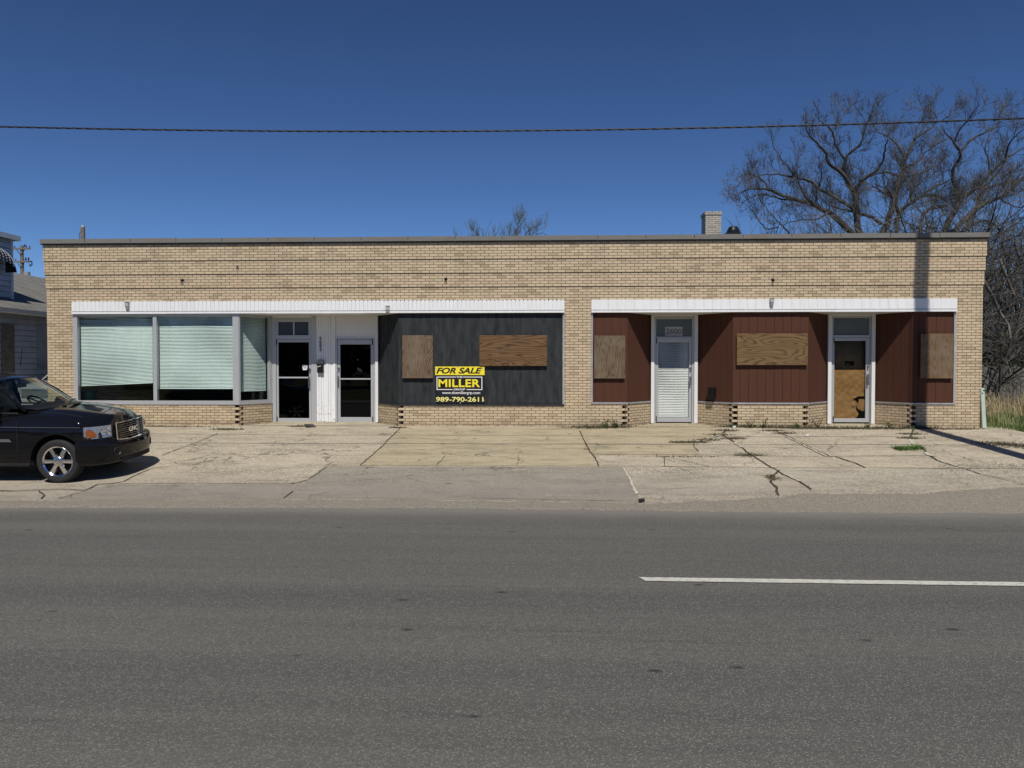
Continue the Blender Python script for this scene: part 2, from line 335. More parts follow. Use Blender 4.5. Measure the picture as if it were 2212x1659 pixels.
# ------------------------------------------------------------------ mesh builder
class MB:
    def __init__(s): s.v = []; s.f = []; s.fm = []
    def add(s, vs, fs, m=0):
        o = len(s.v); s.v += [tuple(x) for x in vs]; s.f += [tuple(i+o for i in f) for f in fs]; s.fm += [m]*len(fs)
    def box(s, x0, x1, y0, y1, z0, z1, m=0):
        s.add([(x0,y0,z0),(x1,y0,z0),(x1,y1,z0),(x0,y1,z0),(x0,y0,z1),(x1,y0,z1),(x1,y1,z1),(x0,y1,z1)],
              [(0,3,2,1),(4,5,6,7),(0,1,5,4),(1,2,6,5),(2,3,7,6),(3,0,4,7)], m)
    def fbox(s, F, u0, u1, n0, n1, z0, z1, m=0):       # box in a wall frame: u along, n outward
        o, u, n = F
        def P(a, b, z): return (o[0]+u[0]*a+n[0]*b, o[1]+u[1]*a+n[1]*b, z)
        s.add([P(u0,n1,z0),P(u1,n1,z0),P(u1,n0,z0),P(u0,n0,z0),P(u0,n1,z1),P(u1,n1,z1),P(u1,n0,z1),P(u0,n0,z1)],
              [(0,3,2,1),(4,5,6,7),(0,1,5,4),(1,2,6,5),(2,3,7,6),(3,0,4,7)], m)
    def quad(s, a, b, c, d, m=0): s.add([a,b,c,d], [(0,1,2,3)], m)
    def prism(s, pts, axis_vec, m=0):
        n = len(pts); a = [Vector(p) for p in pts]; b = [p+Vector(axis_vec) for p in a]
        s.add(a+b, [tuple(range(n))[::-1], tuple(range(n, 2*n))] + [(i,(i+1)%n,n+(i+1)%n,n+i) for i in range(n)], m)
    def tube(s, pts, rad, k=6, cap=True, m=0):
        pts = [Vector(p) for p in pts]; n = len(pts)
        if not isinstance(rad, (list, tuple)): rad = [rad]*n
        vs = []; prev = None
        for i, p in enumerate(pts):
            t = (pts[min(i+1,n-1)]-pts[max(i-1,0)])
            t = t.normalized() if t.length > 1e-9 else Vector((0,0,1))
            if prev is None: a = t.orthogonal().normalized()
            else:
                a = prev - t*prev.dot(t)
                a = a.normalized() if a.length > 1e-6 else t.orthogonal().normalized()
            prev = a; b = t.cross(a)
            for j in range(k):
                q = 2*math.pi*j/k; vs.append(p + (a*math.cos(q)+b*math.sin(q))*rad[i])
        fs = [(i*k+j, i*k+(j+1)%k, (i+1)*k+(j+1)%k, (i+1)*k+j) for i in range(n-1) for j in range(k)]
        if cap: fs += [tuple(range(k))[::-1], tuple(range((n-1)*k, n*k))]
        s.add(vs, fs, m)
    def lathe(s, prof, k=48, c=(0,0,0), axis='y', m=0):  # prof (r, a): radius and offset along axis
        vs = []; n = len(prof)
        for j in range(k):
            q = 2*math.pi*j/k
            for r, a in prof:
                e = (r*math.cos(q), a, r*math.sin(q)) if axis == 'y' else (r*math.cos(q), r*math.sin(q), a)
                vs.append((c[0]+e[0], c[1]+e[1], c[2]+e[2]))
        s.add(vs, [(j*n+i, j*n+i+1, ((j+1)%k)*n+i+1, ((j+1)%k)*n+i) for j in range(k) for i in range(n-1)], m)
    def grid(s, rows, m=0, flip=False):
        a, b = len(rows), len(rows[0])
        s.add([p for r in rows for p in r], [((i*b+j, i*b+j+1, (i+1)*b+j+1, (i+1)*b+j)[::(-1 if flip else 1)]) for i in range(a-1) for j in range(b-1)], m)
    def build(s, name, mat, parent=None, smooth=False, loc=None, sharp=None, bevel=0):
        me = bpy.data.meshes.new(name); me.from_pydata(s.v, [], s.f)
        for mm in (mat if isinstance(mat, (list, tuple)) else [mat]): me.materials.append(mm)
        if any(s.fm): me.polygons.foreach_set('material_index', s.fm)
        bm = bmesh.new(); bm.from_mesh(me)
        uvl = bm.loops.layers.uv.new('UVMap')
        for f in bm.faces:
            f.normal_update(); n = f.normal
            for l in f.loops:
                co = l.vert.co
                if abs(n.z) > .75: l[uvl].uv = (co.x, co.y)
                else:
                    h = math.hypot(n.x, n.y) or 1; l[uvl].uv = ((-n.y*co.x + n.x*co.y)/h, co.z)
            f.smooth = smooth
        bm.to_mesh(me); bm.free()
        o = bpy.data.objects.new(name, me); COL.objects.link(o)
        if parent is not None: o.parent = parent
        if loc is not None: o.location = loc
        if sharp is not None: me.set_sharp_from_angle(angle=R(sharp))
        if bevel:
            b = o.modifiers.new('edge', 'BEVEL'); b.width = bevel; b.segments = 2; b.limit_method = 'ANGLE'
        return o
def tag(o, label=None, cat=None, group=None, kind=None):
    for k, v in (('label', label), ('category', cat), ('group', group), ('kind', kind)):
        if v: o[k] = v
    return o
def empty(name, loc, label, cat, group=None, rz=0):
    o = bpy.data.objects.new(name, None); COL.objects.link(o); o.location = loc; o.rotation_euler = (0,0,rz)
    return tag(o, label, cat, group)
def wparent(o, p):                                       # keep world-space coordinates while parenting
    o.parent = p; o.matrix_parent_inverse = Matrix.Translation(-Vector(p.location)); return o
def frame(A, B):
    A, B = Vector((A[0], A[1])), Vector((B[0], B[1])); u = (B-A).normalized()
    return ((A.x, A.y), (u.x, u.y), (u.y, -u.x)), (B-A).length
def text_mesh(body, name, mat, w, h, ext=.002, bold=0.0, shear=0.0, spacing=1.0):
    c = bpy.data.curves.new(name, 'FONT'); c.body = body; c.extrude = .0; c.offset = bold; c.shear = shear
    c.space_character = spacing; c.align_x = 'LEFT'
    tmp = bpy.data.objects.new(name+'_src', c); COL.objects.link(tmp)
    dg = bpy.context.evaluated_depsgraph_get(); me = bpy.data.meshes.new_from_object(tmp.evaluated_get(dg))
    bpy.data.objects.remove(tmp); bpy.data.curves.remove(c)
    xs = [v.co.x for v in me.vertices]; ys = [v.co.y for v in me.vertices]
    x0, x1, y0, y1 = min(xs), max(xs), min(ys), max(ys)
    bm = bmesh.new(); bm.from_mesh(me)
    for v in bm.verts: v.co = Vector(((v.co.x-x0)/(x1-x0)*w - w/2, 0, (v.co.y-y0)/(y1-y0)*h - h/2))
    r = bmesh.ops.extrude_face_region(bm, geom=bm.faces[:])
    for v in [g for g in r['geom'] if isinstance(g, bmesh.types.BMVert)]: v.co.y -= ext
    bmesh.ops.recalc_face_normals(bm, faces=bm.faces[:])
    bm.to_mesh(me); bm.free(); me.polygons.foreach_set('use_smooth', [False]*len(me.polygons)); me.materials.clear(); me.materials.append(mat)
    o = bpy.data.objects.new(name, me); COL.objects.link(o); return o
def text_lines(parts, name, mat, parent):                # several pieces of writing joined into one mesh
    bm = bmesh.new()
    for (body, w, h, loc, kw) in parts:
        o = text_mesh(body, 'txt', mat, w, h, **kw); me = o.data
        me.transform(Matrix.Translation(loc)); bm.from_mesh(me); bpy.data.objects.remove(o)
    for f in bm.faces: f.smooth = False
    me = bpy.data.meshes.new(name); bm.to_mesh(me); bm.free(); me.materials.append(mat)
    o = bpy.data.objects.new(name, me); COL.objects.link(o); o.parent = parent; return o

# ------------------------------------------------------------------ ground, road, pavement
def sheet(name, xs, ys, mat, dz=0, kind='structure', parent=None):
    b = MB(); b.grid([[(x, y, gz(y)+dz) for x in xs] for y in ys])
    o = b.build(name, mat, parent); 
    if parent is None: o['kind'] = kind
    return o
ys_all = [-300, -60, -25, -16, -12.7, YE, 0, 3, 20, 60, 200, 900]
sheet('ground', [-900, -200, -60, -20, 0, 20, 60, 200, 900], ys_all, M['dirt'], -.03)
sheet('road', [-300, -60, -20, 0, 20, 60, 300], [-21, -16, -12.7, -10, YE+.02], M['asphalt'], -.004)
pav = sheet('pavement', [-40, -16, 0, 11.35], [YE+.02, -3, 0, 1.4], M['con_rough'], -.004)
sheet('pavement', [11.35, 25], [YE+.02, -4, -1.25], M['con_rough'], -.004)
sheet('sidewalk', [-70, -20, 20, 70], [-25, -21], M['con_rough'], .03)

def poly_on_ground(pts, name, mat, dz):
    P = [G(x, y, dz) for x, y in pts]; ar = sum(p.x*q.y-q.x*p.y for p, q in zip(P, P[1:]+P[:1]))
    if ar < 0: P = P[::-1]
    n = len(P); b = MB(); b.add(P+[p-Vector((0,0,.03)) for p in P], [tuple(range(n))]+[(i, n+i, n+(i+1)%n, (i+1)%n) for i in range(n)])
    return b.build(name, mat, pav)
poly_on_ground([(1172,1255),(1136,1290),(1104,1323),(1071,1350),(1055,1365),(1755,1366),(1739,1337),(1728,1323),(1711,1290),(1698,1263),(1690,1251)], 'slab', M['con_smooth'], .004)
poly_on_ground([(960,1368),(931,1387),(904,1405),(870,1432),(832,1460),(1209,1462),(1592,1467),(1872,1471),(1866,1448),(1855,1426),(1842,1399),(1824,1369),(1400,1367)], 'slab', M['con_grey'], .004)
poly_on_ground([(1700,1251),(1711,1290),(1739,1334),(2047,1333),(2030,1299),(2094,1277),(2119,1268),(2129,1252)], 'slab', M['con_smooth'], .004)
poly_on_ground([(2268,1260),(2347,1299),(2429,1336),(2700,1334),(2712,1322),(2676,1302),(2661,1284),(2671,1268),(2672,1256)], 'slab', M['con_rough'], .005)
poly_on_ground([(1830,1369),(1848,1399),(1872,1450),(2278,1451),(2258,1414),(2283,1379),(2258,1371)], 'slab', M['con_pale'], .004)
poly_on_ground([(2270,1372),(2293,1389),(2338,1409),(2377,1434),(2546,1439),(2686,1441),(2770,1429),(2944,1421),(3000,1419),(3100,1416),(3000,1375),(2810,1371)], 'slab', M['con_pale'], .004)
poly_on_ground([(492,1370),(452,1372),(393,1396),(316,1420),(520,1418),(850,1418),(904,1404),(950,1369)], 'slab', M['con_rough'], .004)
poly_on_ground([(245,1440),(172,1464),(830,1462),(880,1418),(316,1421)], 'slab', M['con_grey'], .003)

def ribbon(b, pts, w, jit=.4, step=.06, dz=.010):
    P = [G(x, y, dz) for x, y in pts]; Q = []
    for a, c in zip(P, P[1:]):
        n = max(1, int((c-a).length/step)); Q += [a.lerp(c, i/n) for i in range(n)]
    Q.append(P[-1]); L, Rr = [], []
    for i, q in enumerate(Q):
        t = (Q[min(i+1, len(Q)-1)]-Q[max(i-1, 0)]); t.z = 0
        t = t.normalized() if t.length > 1e-6 else Vector((1,0,0)); nrm = Vector((-t.y, t.x, 0))
        k = mnoise.noise(q*5.0)*.025*jit*2 + mnoise.noise(q*17)*.012*jit*2
        ww = w*(.55 + .9*abs(mnoise.noise(q*3.1+Vector((7,3,1))))+ .5*random.random()*jit)
        c = q + nrm*k
        for lst, s_ in ((L, 1), (Rr, -1)):
            e = c + nrm*ww*s_*.5; lst.append((e.x, e.y, gz(e.y)+dz))
    b.grid([L, Rr], flip=True)
CR = [([(640,1270),(574,1297),(490,1328),(477,1334)], .022),
 ([(0,1438),(36,1439),(63,1438),(113,1436),(181,1434),(226,1436),(251,1437),(267,1429),(289,1419),(325,1418),(362,1412),(393,1395),(434,1377),(452,1371),(495,1369)], .030),
 ([(113,1439),(129,1451),(122,1462)], .03), ([(172,1462),(251,1437)], .02),
 ([(316,1419),(520,1417),(850,1417),(877,1415),(904,1405),(931,1387),(958,1369)], .020), ([(832,1460),(859,1441)], .03), ([(946,1366),(1000,1367),(1100,1366)], .016),
 ([(1172,1255),(1136,1290),(1104,1323),(1071,1350),(1055,1364)], .028), ([(1055,1365),(1400,1364),(1750,1366),(1945,1367)], .012),
 ([(1200,1332),(1520,1331),(1700,1332)], .006), ([(1307,1334),(1293,1348),(1280,1364)], .014), ([(1519,1333),(1515,1364)], .012),
 ([(1698,1263),(1711,1290),(1728,1323),(1739,1337),(1755,1365)], .032),
 ([(2129,1257),(2119,1269),(2094,1277),(2064,1292),(2029,1297),(1965,1294)], .05),
 ([(2114,1274),(2149,1294),(2171,1310),(2188,1324),(2218,1344),(2258,1369),(2293,1389),(2338,1409),(2377,1434)], .038),
 ([(2032,1299),(2034,1312),(2049,1324)], .022), ([(1740,1332),(2000,1333),(2180,1334),(2337,1338),(2430,1338),(2745,1335)], .020),
 ([(1945,1367),(2099,1370),(2268,1371),(2400,1372),(2536,1371),(2820,1374),(3000,1373)], .026),
 ([(2268,1260),(2298,1274),(2347,1299),(2397,1324),(2430,1337),(2447,1338),(2497,1354),(2536,1371)], .040),
 ([(2171,1310),(2278,1312),(2367,1309),(2616,1312),(2745,1310)], .014), ([(2720,1309),(2900,1311),(3000,1312)], .012),
 ([(2678,1255),(2671,1274),(2661,1284),(2676,1302),(2710,1322),(2715,1329),(2745,1349),(2810,1369),(2870,1389),(2944,1404),(3000,1419)], .040),
 ([(2283,1379),(2265,1394),(2258,1414),(2273,1428),(2278,1451)], .05), ([(1945,1337),(1948,1355),(1945,1367)], .014), ([(1948,1337),(2010,1352),(2080,1368)], .018),
 ([(440,1315),(520,1316),(606,1314)], .010), ([(870,1292),(895,1288),(933,1287)], .014), ([(810,1332),(845,1331)], .03), ([(1380,1460),(1800,1468)], .010), ([(620,1331),(730,1332),(840,1333)], .02)]
b = MB()
for pts, w in CR: ribbon(b, pts, w)
b.build('crack', M['crack'], pav)
b = MB()  # pale ribbons beside cracks: highlights on the slab lips, painted as colour
for pts, w in [([(2150,1296),(2172,1312)], .05), ([(2300,1278),(2350,1303),(2400,1328),(2428,1339)], .045), ([(2664,1287),(2680,1305),(2690,1312)], .06), ([(2712,1326),(2722,1334),(2740,1338)], .09),
               ([(2060,1293),(2120,1270)], .04), ([(1826,1371),(1844,1400),(1857,1427),(1868,1449)], .045), ([(2300,1391),(2342,1411)], .03), ([(2760,1352),(2815,1371)], .04), ([(2870,1391),(2944,1406),(3000,1421)], .05)]:
    ribbon(b, pts, w, .6, .05, .013)
b.build('slab_lip_highlight', M['lip_highlight'], pav)
# gravelly strip where the apron breaks up into the carriageway
b = MB()
top = [(-600,1466),(0,1466),(180,1462),(832,1462),(1209,1463),(1592,1468),(1880,1473),(2060,1462),(2278,1452),(2377,1438),(2546,1442),(2686,1444),(2770,1432),(2944,1424),(3000,1422),(3300,1410)]
bot = [(-600,1490),(0,1489),(180,1489),(832,1489),(1209,1490),(1592,1493),(1880,1497),(2060,1500),(2278,1503),(2377,1504),(2546,1506),(2686,1507),(2770,1507),(2944,1508),(3000,1508),(3300,1510)]
def dense(l, n=14):
    o = []
    for (a, c) in zip(l, l[1:]):
        o += [(a[0]+(c[0]-a[0])*i/n, a[1]+(c[1]-a[1])*i/n) for i in range(n)]
    return o+[l[-1]]
NR = 7; rows = [[] for _ in range(NR)]
for (a, c) in zip(dense(top), dense(bot)):
    p, q = G(*a), G(*c); p.y += mnoise.noise(p*2.3)*.12 + mnoise.noise(p*9)*.05; q.y += mnoise.noise(q*3.3)*.09 + mnoise.noise(q*11)*.04
    for k, r_ in enumerate(rows):
        e = p.lerp(q, k/(NR-1)); off = -.012 if k in (0, NR-1) else .009+.004*mnoise.noise(e*6)
        if k and abs(e.y-YE) < .06: off += .004
        r_.append((e.x, e.y, gz(e.y)+off))
b.grid(rows, flip=True); tag(b.build('gravel', M['gravel'], None, True), kind='stuff')
# white lane line
b = MB(); a0, a1 = G(1873, 1697), G(3000, 1712)
n = 160; yl0 = a0.y; yl1 = a1.y
L, Rr = [], []
for i in range(n+1):
    x = a0.x + (14-a0.x)*i/n; y = yl0 + (yl1-yl0)*(x-a0.x)/(a1.x-a0.x)
    j = .007*mnoise.noise(Vector((x*9, 0, 1))) ; j2 = .007*mnoise.noise(Vector((x*9, 5, 1)))
    L.append((x, y+.065+j, gz(y)+.004)); Rr.append((x+(.05 if i == 0 else 0), y-.065+j2, gz(y)+.004))
b.grid([L, Rr], flip=True); tag(b.build('road_marking', M['line']), kind='structure')
# iron/plastic water-valve patch and blotches on the driveway
b = MB()
for (x0, x1, y0, y1) in ((1500,1551,1377,1380), (1500,1548,1392,1394), (1547,1551,1378,1394)):
    b.add([G(x0,y0,.009),G(x0,y1,.009),G(x1,y1,.009),G(x1,y0,.009)], [(0,1,2,3)])
b.build('patch_edge', M['con_pale'], pav)

# ------------------------------------------------------------------ the storefront building
RC = .9                                                   # depth of the door recesses
X0, X1 = wx(103), wx(2121)
ZF0, ZF1, ZS, ZB = 2.92, 3.175, 2.85, 4.632               # fascia, soffit, underside of the coping
bld = empty('brick_storefront', (0, 0, 0), 'long single storey buff brick storefront with boarded bays and white fascia', 'building')
PXP = {'wl': 159, 'cl': 1219, 'cr': 1276.5, 'wr': 2064}
xa, xb, xc, xd = (wx(PXP[k]) for k in ('wl', 'cl', 'cr', 'wr'))
BT = {'L': .527, 'C': .515, 'R': .572}                     # tops of the brick bulkheads
w = MB()
for z0, z1, o in ((4.198, ZB, .054), (3.852, 4.198, .036), (3.506, 3.852, .018), (ZF1, 3.506, 0)):
    w.box(X0-o, X1+o, -o, .25, z0, z1-(.004 if o < .05 else 0))
for a, c in ((X0, xa), (xb, xc), (xd, X1)): w.box(a, c, 0, .25, -.12, ZF1-.002)
# piers and side walls behind the front
w.box(X0, X0+.25, .252, 14, -.12, ZB); w.box(X1-.25, X1, .252, 14, -.12, ZB); w.box(X0+.252, X1-.252, 13.75, 14, -.12, ZB)
w.build('wall', M['brick'], bld)
b = MB(); zt = 4.757; xs = X0-.10; seg = 1.185; k = 0     # stone coping in lengths with mortar joints
while xs < X1+.10:
    xe = min(xs+seg, X1+.10); b.box(xs+.006, xe-.006, -.105, .30, ZB+.012+.0015*(k%2), zt+.003*((k*7)%3)); k += 1; xs = xe
b.build('coping', M['coping'], bld, bevel=.008)
b = MB(); b.box(X0-.085, X1+.085, -.085, .28, ZB, ZB+.06); b.build('coping_mortar', M['coping'], bld)
b = MB(); b.box(X0-.085, X1+.085, -.110, -.064, ZB-.012, ZB-.002); b.build('drip_edge', M['mailbox'], bld)
b = MB(); b.box(X0+.25, X1-.25, .25, 13.75, 4.2, 4.4); b.build('roof', M['tar_roof'], bld)
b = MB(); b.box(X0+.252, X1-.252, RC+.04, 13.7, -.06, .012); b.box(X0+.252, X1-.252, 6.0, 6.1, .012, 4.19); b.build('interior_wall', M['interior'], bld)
# recess plan points (facade corner, inner corner)
SP = [(517, 588), (860, 817), (1355.7, 1406.4), (1583, 1506.6), (1747.6, 1787.2), (1969, 1888.8)]
PA = [(wx(a), 0.0) for a, _ in SP]; PB = [(wx(c, RC), RC) for _, c in SP]
FR = [frame(PA[i], PB[i]) if i % 2 == 0 else frame(PB[i], PA[i]) for i in range(6)]
def onframe(F, px, py):
    o, u, n = F; d = ray(px, py); N = Vector((n[0], n[1], 0)); O = Vector((o[0], o[1], 0))
    p = CAM + d*((O-CAM).dot(N)/d.dot(N)); return (p-O).dot(Vector((u[0], u[1], 0))), p.z
F0 = ((0, 0), (1, 0), (0, -1))
FD = ((0, RC), (1, 0), (0, -1))
# brick bulkheads with toothed corners
ROW = .0692; PH = -.0232
bays = [('L', xa, None, PA[0][0]), ('C', PA[1][0], 1, xb), ('R', xc, None, PA[2][0]), ('R', PA[3][0], 1, PA[4][0]), ('R', PA[5][0], 1, xd)]
G_ = .13
def rows(top):
    z = PH - ROW
    while z < top-.004:
        yield int(round((z-PH)/ROW)), max(z, -.12), min(z+ROW, top); z += ROW
for key, a, la, c in bays:
    w = MB(); top = BT[key]; lt = la is not None; rt = c in [p[0] for p in PA]
    w.fbox(F0, a+(G_ if lt else .0), c-(G_ if rt else .0), -.25, -.012, -.12, top)
    for i, z0, z1 in rows(top):
        if i % 2 == 0:
            if lt: w.fbox(F0, a-.01, a+G_, -.11, -.012, z0+.004, z1-.004)
            if rt: w.fbox(F0, c-G_, c+.01, -.11, -.012, z0+.004, z1-.004)
    for on, u0, u1 in ((lt, a+.03, a+G_), (rt, c-G_, c-.03)):
        if on: dk = MB(); dk.fbox(F0, u0, u1, -.2, -.10, -.1, top-.003); dk.build('corner_core', M['dark'], bld)
    w.build('bulkhead', M['brick'], bld)
for i, (F, Lw) in enumerate(FR):
    w = MB(); dk = MB(); top = BT['L' if i == 0 else 'C' if i == 1 else 'R']
    a, c = (G_, Lw) if i % 2 == 0 else (0, Lw-G_)
    w.fbox(F, a, c, -.2, -.012, -.12, top-.002)
    for j, z0, z1 in rows(top-.002):
        if j % 2 == 1:
            if i % 2 == 0: w.fbox(F, .035, G_, -.10, -.012, z0+.004, z1-.004)
            else: w.fbox(F, Lw-G_, Lw-.035, -.10, -.012, z0+.004, z1-.004)
    if i % 2 == 0: dk.fbox(F, .05, G_, -.16, -.10, -.1, top-.004)
    else: dk.fbox(F, Lw-G_, Lw-.05, -.16, -.10, -.1, top-.004)
    w.build('bulkhead', M['brick'], bld); dk.build('corner_core', M['dark'], bld)
# siding
def boards(F, u0, u1, z0, z1, n1, mat, name='siding', pitch=.208, off=.08):
    m = MB(); m.fbox(F, u0, u1, n1-.06, n1-.022, z0, z1); u = u0-off
    while u < u1-.002:
        a, c = max(u+.0035, u0), min(u+pitch-.0035, u1)
        if c-a > .01: m.fbox(F, a, c, n1-.021, n1+random.uniform(-.003, .002), z0+random.uniform(0, .006), z1)
        u += pitch
    return m.build(name, mat, bld)
boards(F0, PA[1][0]+.004, xb-.045, .565, ZS, -.03, M['black_siding'], off=.02)
boards(F0, xc+.045, PA[2][0]-.004, .61, ZS, -.03, M['red_siding'], off=.14)
boards(F0, PA[3][0]+.004, PA[4][0]-.004, .61, ZS, -.03, M['red_siding'], off=.02)
boards(F0, PA[5][0]+.004, xd-.05, .61, ZS, -.03, M['red_siding'], off=.03)
for i, (F, Lw) in enumerate(FR):
    if i == 0: continue
    u0, u1 = (.035, Lw) if i % 2 == 0 else (0, Lw-.035)
    boards(F, u0, u1, .56 if i == 1 else .607, ZS-.001, -.03, M['black_siding' if i == 1 else 'red_siding'], off=.1)
def one(name, mat, F, *a):
    m = MB(); m.fbox(F, *a); return m.build(name, mat, bld)
one('ledge', M['black_siding'], F0, PA[1][0]+.01, xb-.003, -.06, .012, .517, .563); one('ledge', M['black_siding'], FR[1][0], 0, FR[1][1]-.005, -.06, .010, .517, .558)
for a, c in ((xc+.002, PA[2][0]-.003), (PA[3][0]+.003, PA[4][0]-.003), (PA[5][0]+.003, xd-.002)): one('sill', M['sill'], F0, a, c, -.07, .010, .574, .608)
for i in (2, 3, 4, 5):
    F, Lw = FR[i]; one('sill', M['sill'], F, .012 if i % 2 == 0 else 0, Lw if i % 2 == 0 else Lw-.012, -.07, .008, .5735, .605)
one('corner_trim', M['sill'], F0, xb-.044, xb-.004, -.06, .008, .564, ZS); one('corner_trim', M['sill'], F0, xc+.004, xc+.044, -.06, .008, .609, ZS); one('corner_trim', M['sill'], F0, xd-.049, xd-.004, -.06, .008, .609, ZS)
# fascia: scalloped ribbed strip over the first shops, smooth panels over the others
m = MB(); u = xa; p = .1035
while u < xb-.005:
    e = min(u+p, xb); j = random.uniform(-.003, .003)
    pts = [(u+.002, -.055, ZF0), (e-.002, -.055, ZF0), (e-.002, -.055, ZF1-.030), (e-.022, -.055, ZF1-.004+j), (u+.022, -.055, ZF1-.004+j), (u+.002, -.055, ZF1-.030)]
    m.prism(pts, (0, .03+random.uniform(0, .004), 0)); u = e
m.box(xa, xb, -.026, .0, ZF0-.002, ZF1-.035)
m.build('fascia', M['white'], bld)
m = MB(); u = xc+.003; p = .2135
while u < xd-.005:
    e = min(u+p, xd-.003); m.box(u+.0015, e-.0015, -.052+random.uniform(-.002,.002), -.02, ZF0, ZF1-.006); u = e
m.box(xc+.003, xd-.003, -.021, .0, ZF0-.002, ZF1-.008)
m.build('fascia', M['white'], bld)
for a, c in ((xa, xb), (xc+.003, xd-.003)):
    m = MB(); n = int((c-a)/3.05)+1
    for i in range(n):
        q0, q1 = a+(c-a)*i/n, a+(c-a)*(i+1)/n
        m.box(q0+.002, q1-.002, -.066+.003*(i%2), -.005, ZS+.004*(i%2), ZF0-.020)
    m.build('drip_strip', M['white'], bld)
for a, c in ((xa+.002, xb-.002), (xc+.005, xd-.005)):
    m = MB(); m.box(a, c, .0, RC+.3, ZS, ZS+.05); m.box(a, c, -.02, .2, ZS+.05, ZF1-.05)
    m.build('soffit', M['white_wood'], bld)

# left shop window ------------------------------------------------------------
win = MB()
ft = .055
for a, c in ((PXP['wl'], 168), (331, 339), (503, 516)): win.fbox(F0, wx(a)+.002, wx(c), -.10, .004, .63, ZS-.002)
win.fbox(F0, xa+.002, PA[0][0]-.005, -.10, .008, BT['L']+.002, .629); win.fbox(F0, wx(168), wx(331), -.10, .0, 2.80, ZS-.002); win.fbox(F0, wx(339), wx(503), -.10, .0, 2.80, ZS-.002)
F, Lw = FR[0]
win.fbox(F, .0, .035, -.10, .0, .63, ZS-.003); win.fbox(F, Lw-.085, Lw, -.10, .004, .63, ZS-.003); win.fbox(F, .0, Lw, -.10, .006, BT['L']+.002, .628); win.fbox(F, .035, Lw-.085, -.10, -.002, 2.80, ZS-.003)
wino = win.build('shop_window', M['alu'], bld)
for a, c in ((168, 331), (339, 503)):
    g = MB(); g.fbox(F0, wx(a)-.01, wx(c)+.01, -.055, -.049, .62, 2.81); g.build('pane', M['glass'], wino)
g = MB(); g.fbox(F, .03, Lw-.08, -.055, -.049, .62, 2.81); g.build('pane', M['glass'], wino)
def slats(F, u0, u1, z0, z1, n, skew=0.0, broken=False, seed=0, pitch=.036):
    m = MB(); o, u, nn = F; rr = random.Random(seed)
    def P(a, c, z): return (o[0]+u[0]*a+nn[0]*c, o[1]+u[1]*a+nn[1]*c, z)
    z = z0+.02; i = 0; K = 14
    while z < z1-.01:
        t0 = (z-z0)/(z1-z0); rows = [[], [], []]
        for k in range(K+1):
            f = k/K; a = u0+(u1-u0)*f
            s = skew*(f-.5)*(1-t0) + .010*mnoise.noise(Vector((f*2.2+seed*9, z*1.3, seed)))
            ang = .95 + .45*mnoise.noise(Vector((f*1.6, z*1.1, seed*5+2))) + rr.uniform(-.03, .03)
            if broken and t0 > .90: s += (t0-.90)*1.2*(.5-f)*math.sin(i*1.9)*.5
            dz_, dn = math.sin(ang)*pitch*.52, math.cos(ang)*pitch*.52
            rows[0].append(P(a, n-dn, z+s+dz_)); rows[1].append(P(a, n, z+s+.0015)); rows[2].append(P(a, n+dn, z+s-dz_))
        m.grid(rows); z += pitch; i += 1
    m.fbox(F, u0, u1, n-.018, n+.018, z1-.012, z1+.02)
    r0, r1 = z0-skew*.5, z0+skew*.5
    m.prism([P(u0, n+.012, r0), P(u1, n+.012, r1), P(u1, n+.012, r1+.018), P(u0, n+.012, r0+.018)], (-nn[0]*.024, -nn[1]*.024, 0))
    for f in (.15, .5, .85):
        a = u0+(u1-u0)*f; m.tube([P(a, n+.016, z0), P(a, n+.016, z1)], .0012, 3)
    return m
bl = slats(F0, wx(171, .17), wx(330.5, .17), wz(831, .17, 250), 2.80, -.17, .085, True, 1)
tag(bl.build('window_blind', M['blind']), 'crooked white slatted blind with bent top slats in the first window beside the brick pier', 'window blind', 'slatted blinds in the shop windows')
bl = slats(F0, wx(342, .17), wx(503.5, .17), wz(840, .17, 420), 2.80, -.17, .0, False, 2)
tag(bl.build('window_blind', M['blind']), 'evenly hanging wide white slatted blind in the middle window pane', 'window blind', 'slatted blinds in the shop windows')
bl = slats(F, .04, Lw-.09, .86, 2.80, -.15, .0, False, 3)
tag(bl.build('window_blind', M['blind']), 'narrow white slatted blind in the angled window beside the glass door', 'window blind', 'slatted blinds in the shop windows')
m = MB(); xx = wx(186, .5); m.lathe([(.0, 0), (.17, 0), (.19, .42), (.205, .42), (.205, .45), (.0, .45)], 20, (xx, .6, .42), 'z'); m.box(xx-.3, xx+.3, .3, .9, .02, .42)
tag(m.build('storage_tub', simple('dark_green_plastic', (.02,.09,.06), .5), smooth=True, sharp=30), 'dark green tub standing behind the glass under the crooked blind', 'tub')
m = MB(); m.box(wx(225, .5), wx(300, .5), .45, .95, .66, .70); m.box(wx(228, .5), wx(232, .5), .5, .9, .02, .66); m.box(wx(292, .5), wx(296, .5), .5, .9, .02, .66)
tag(m.build('table', simple('dim_wood_table', (.16,.11,.06), .5)), 'low brown table inside behind the first shop window', 'table')

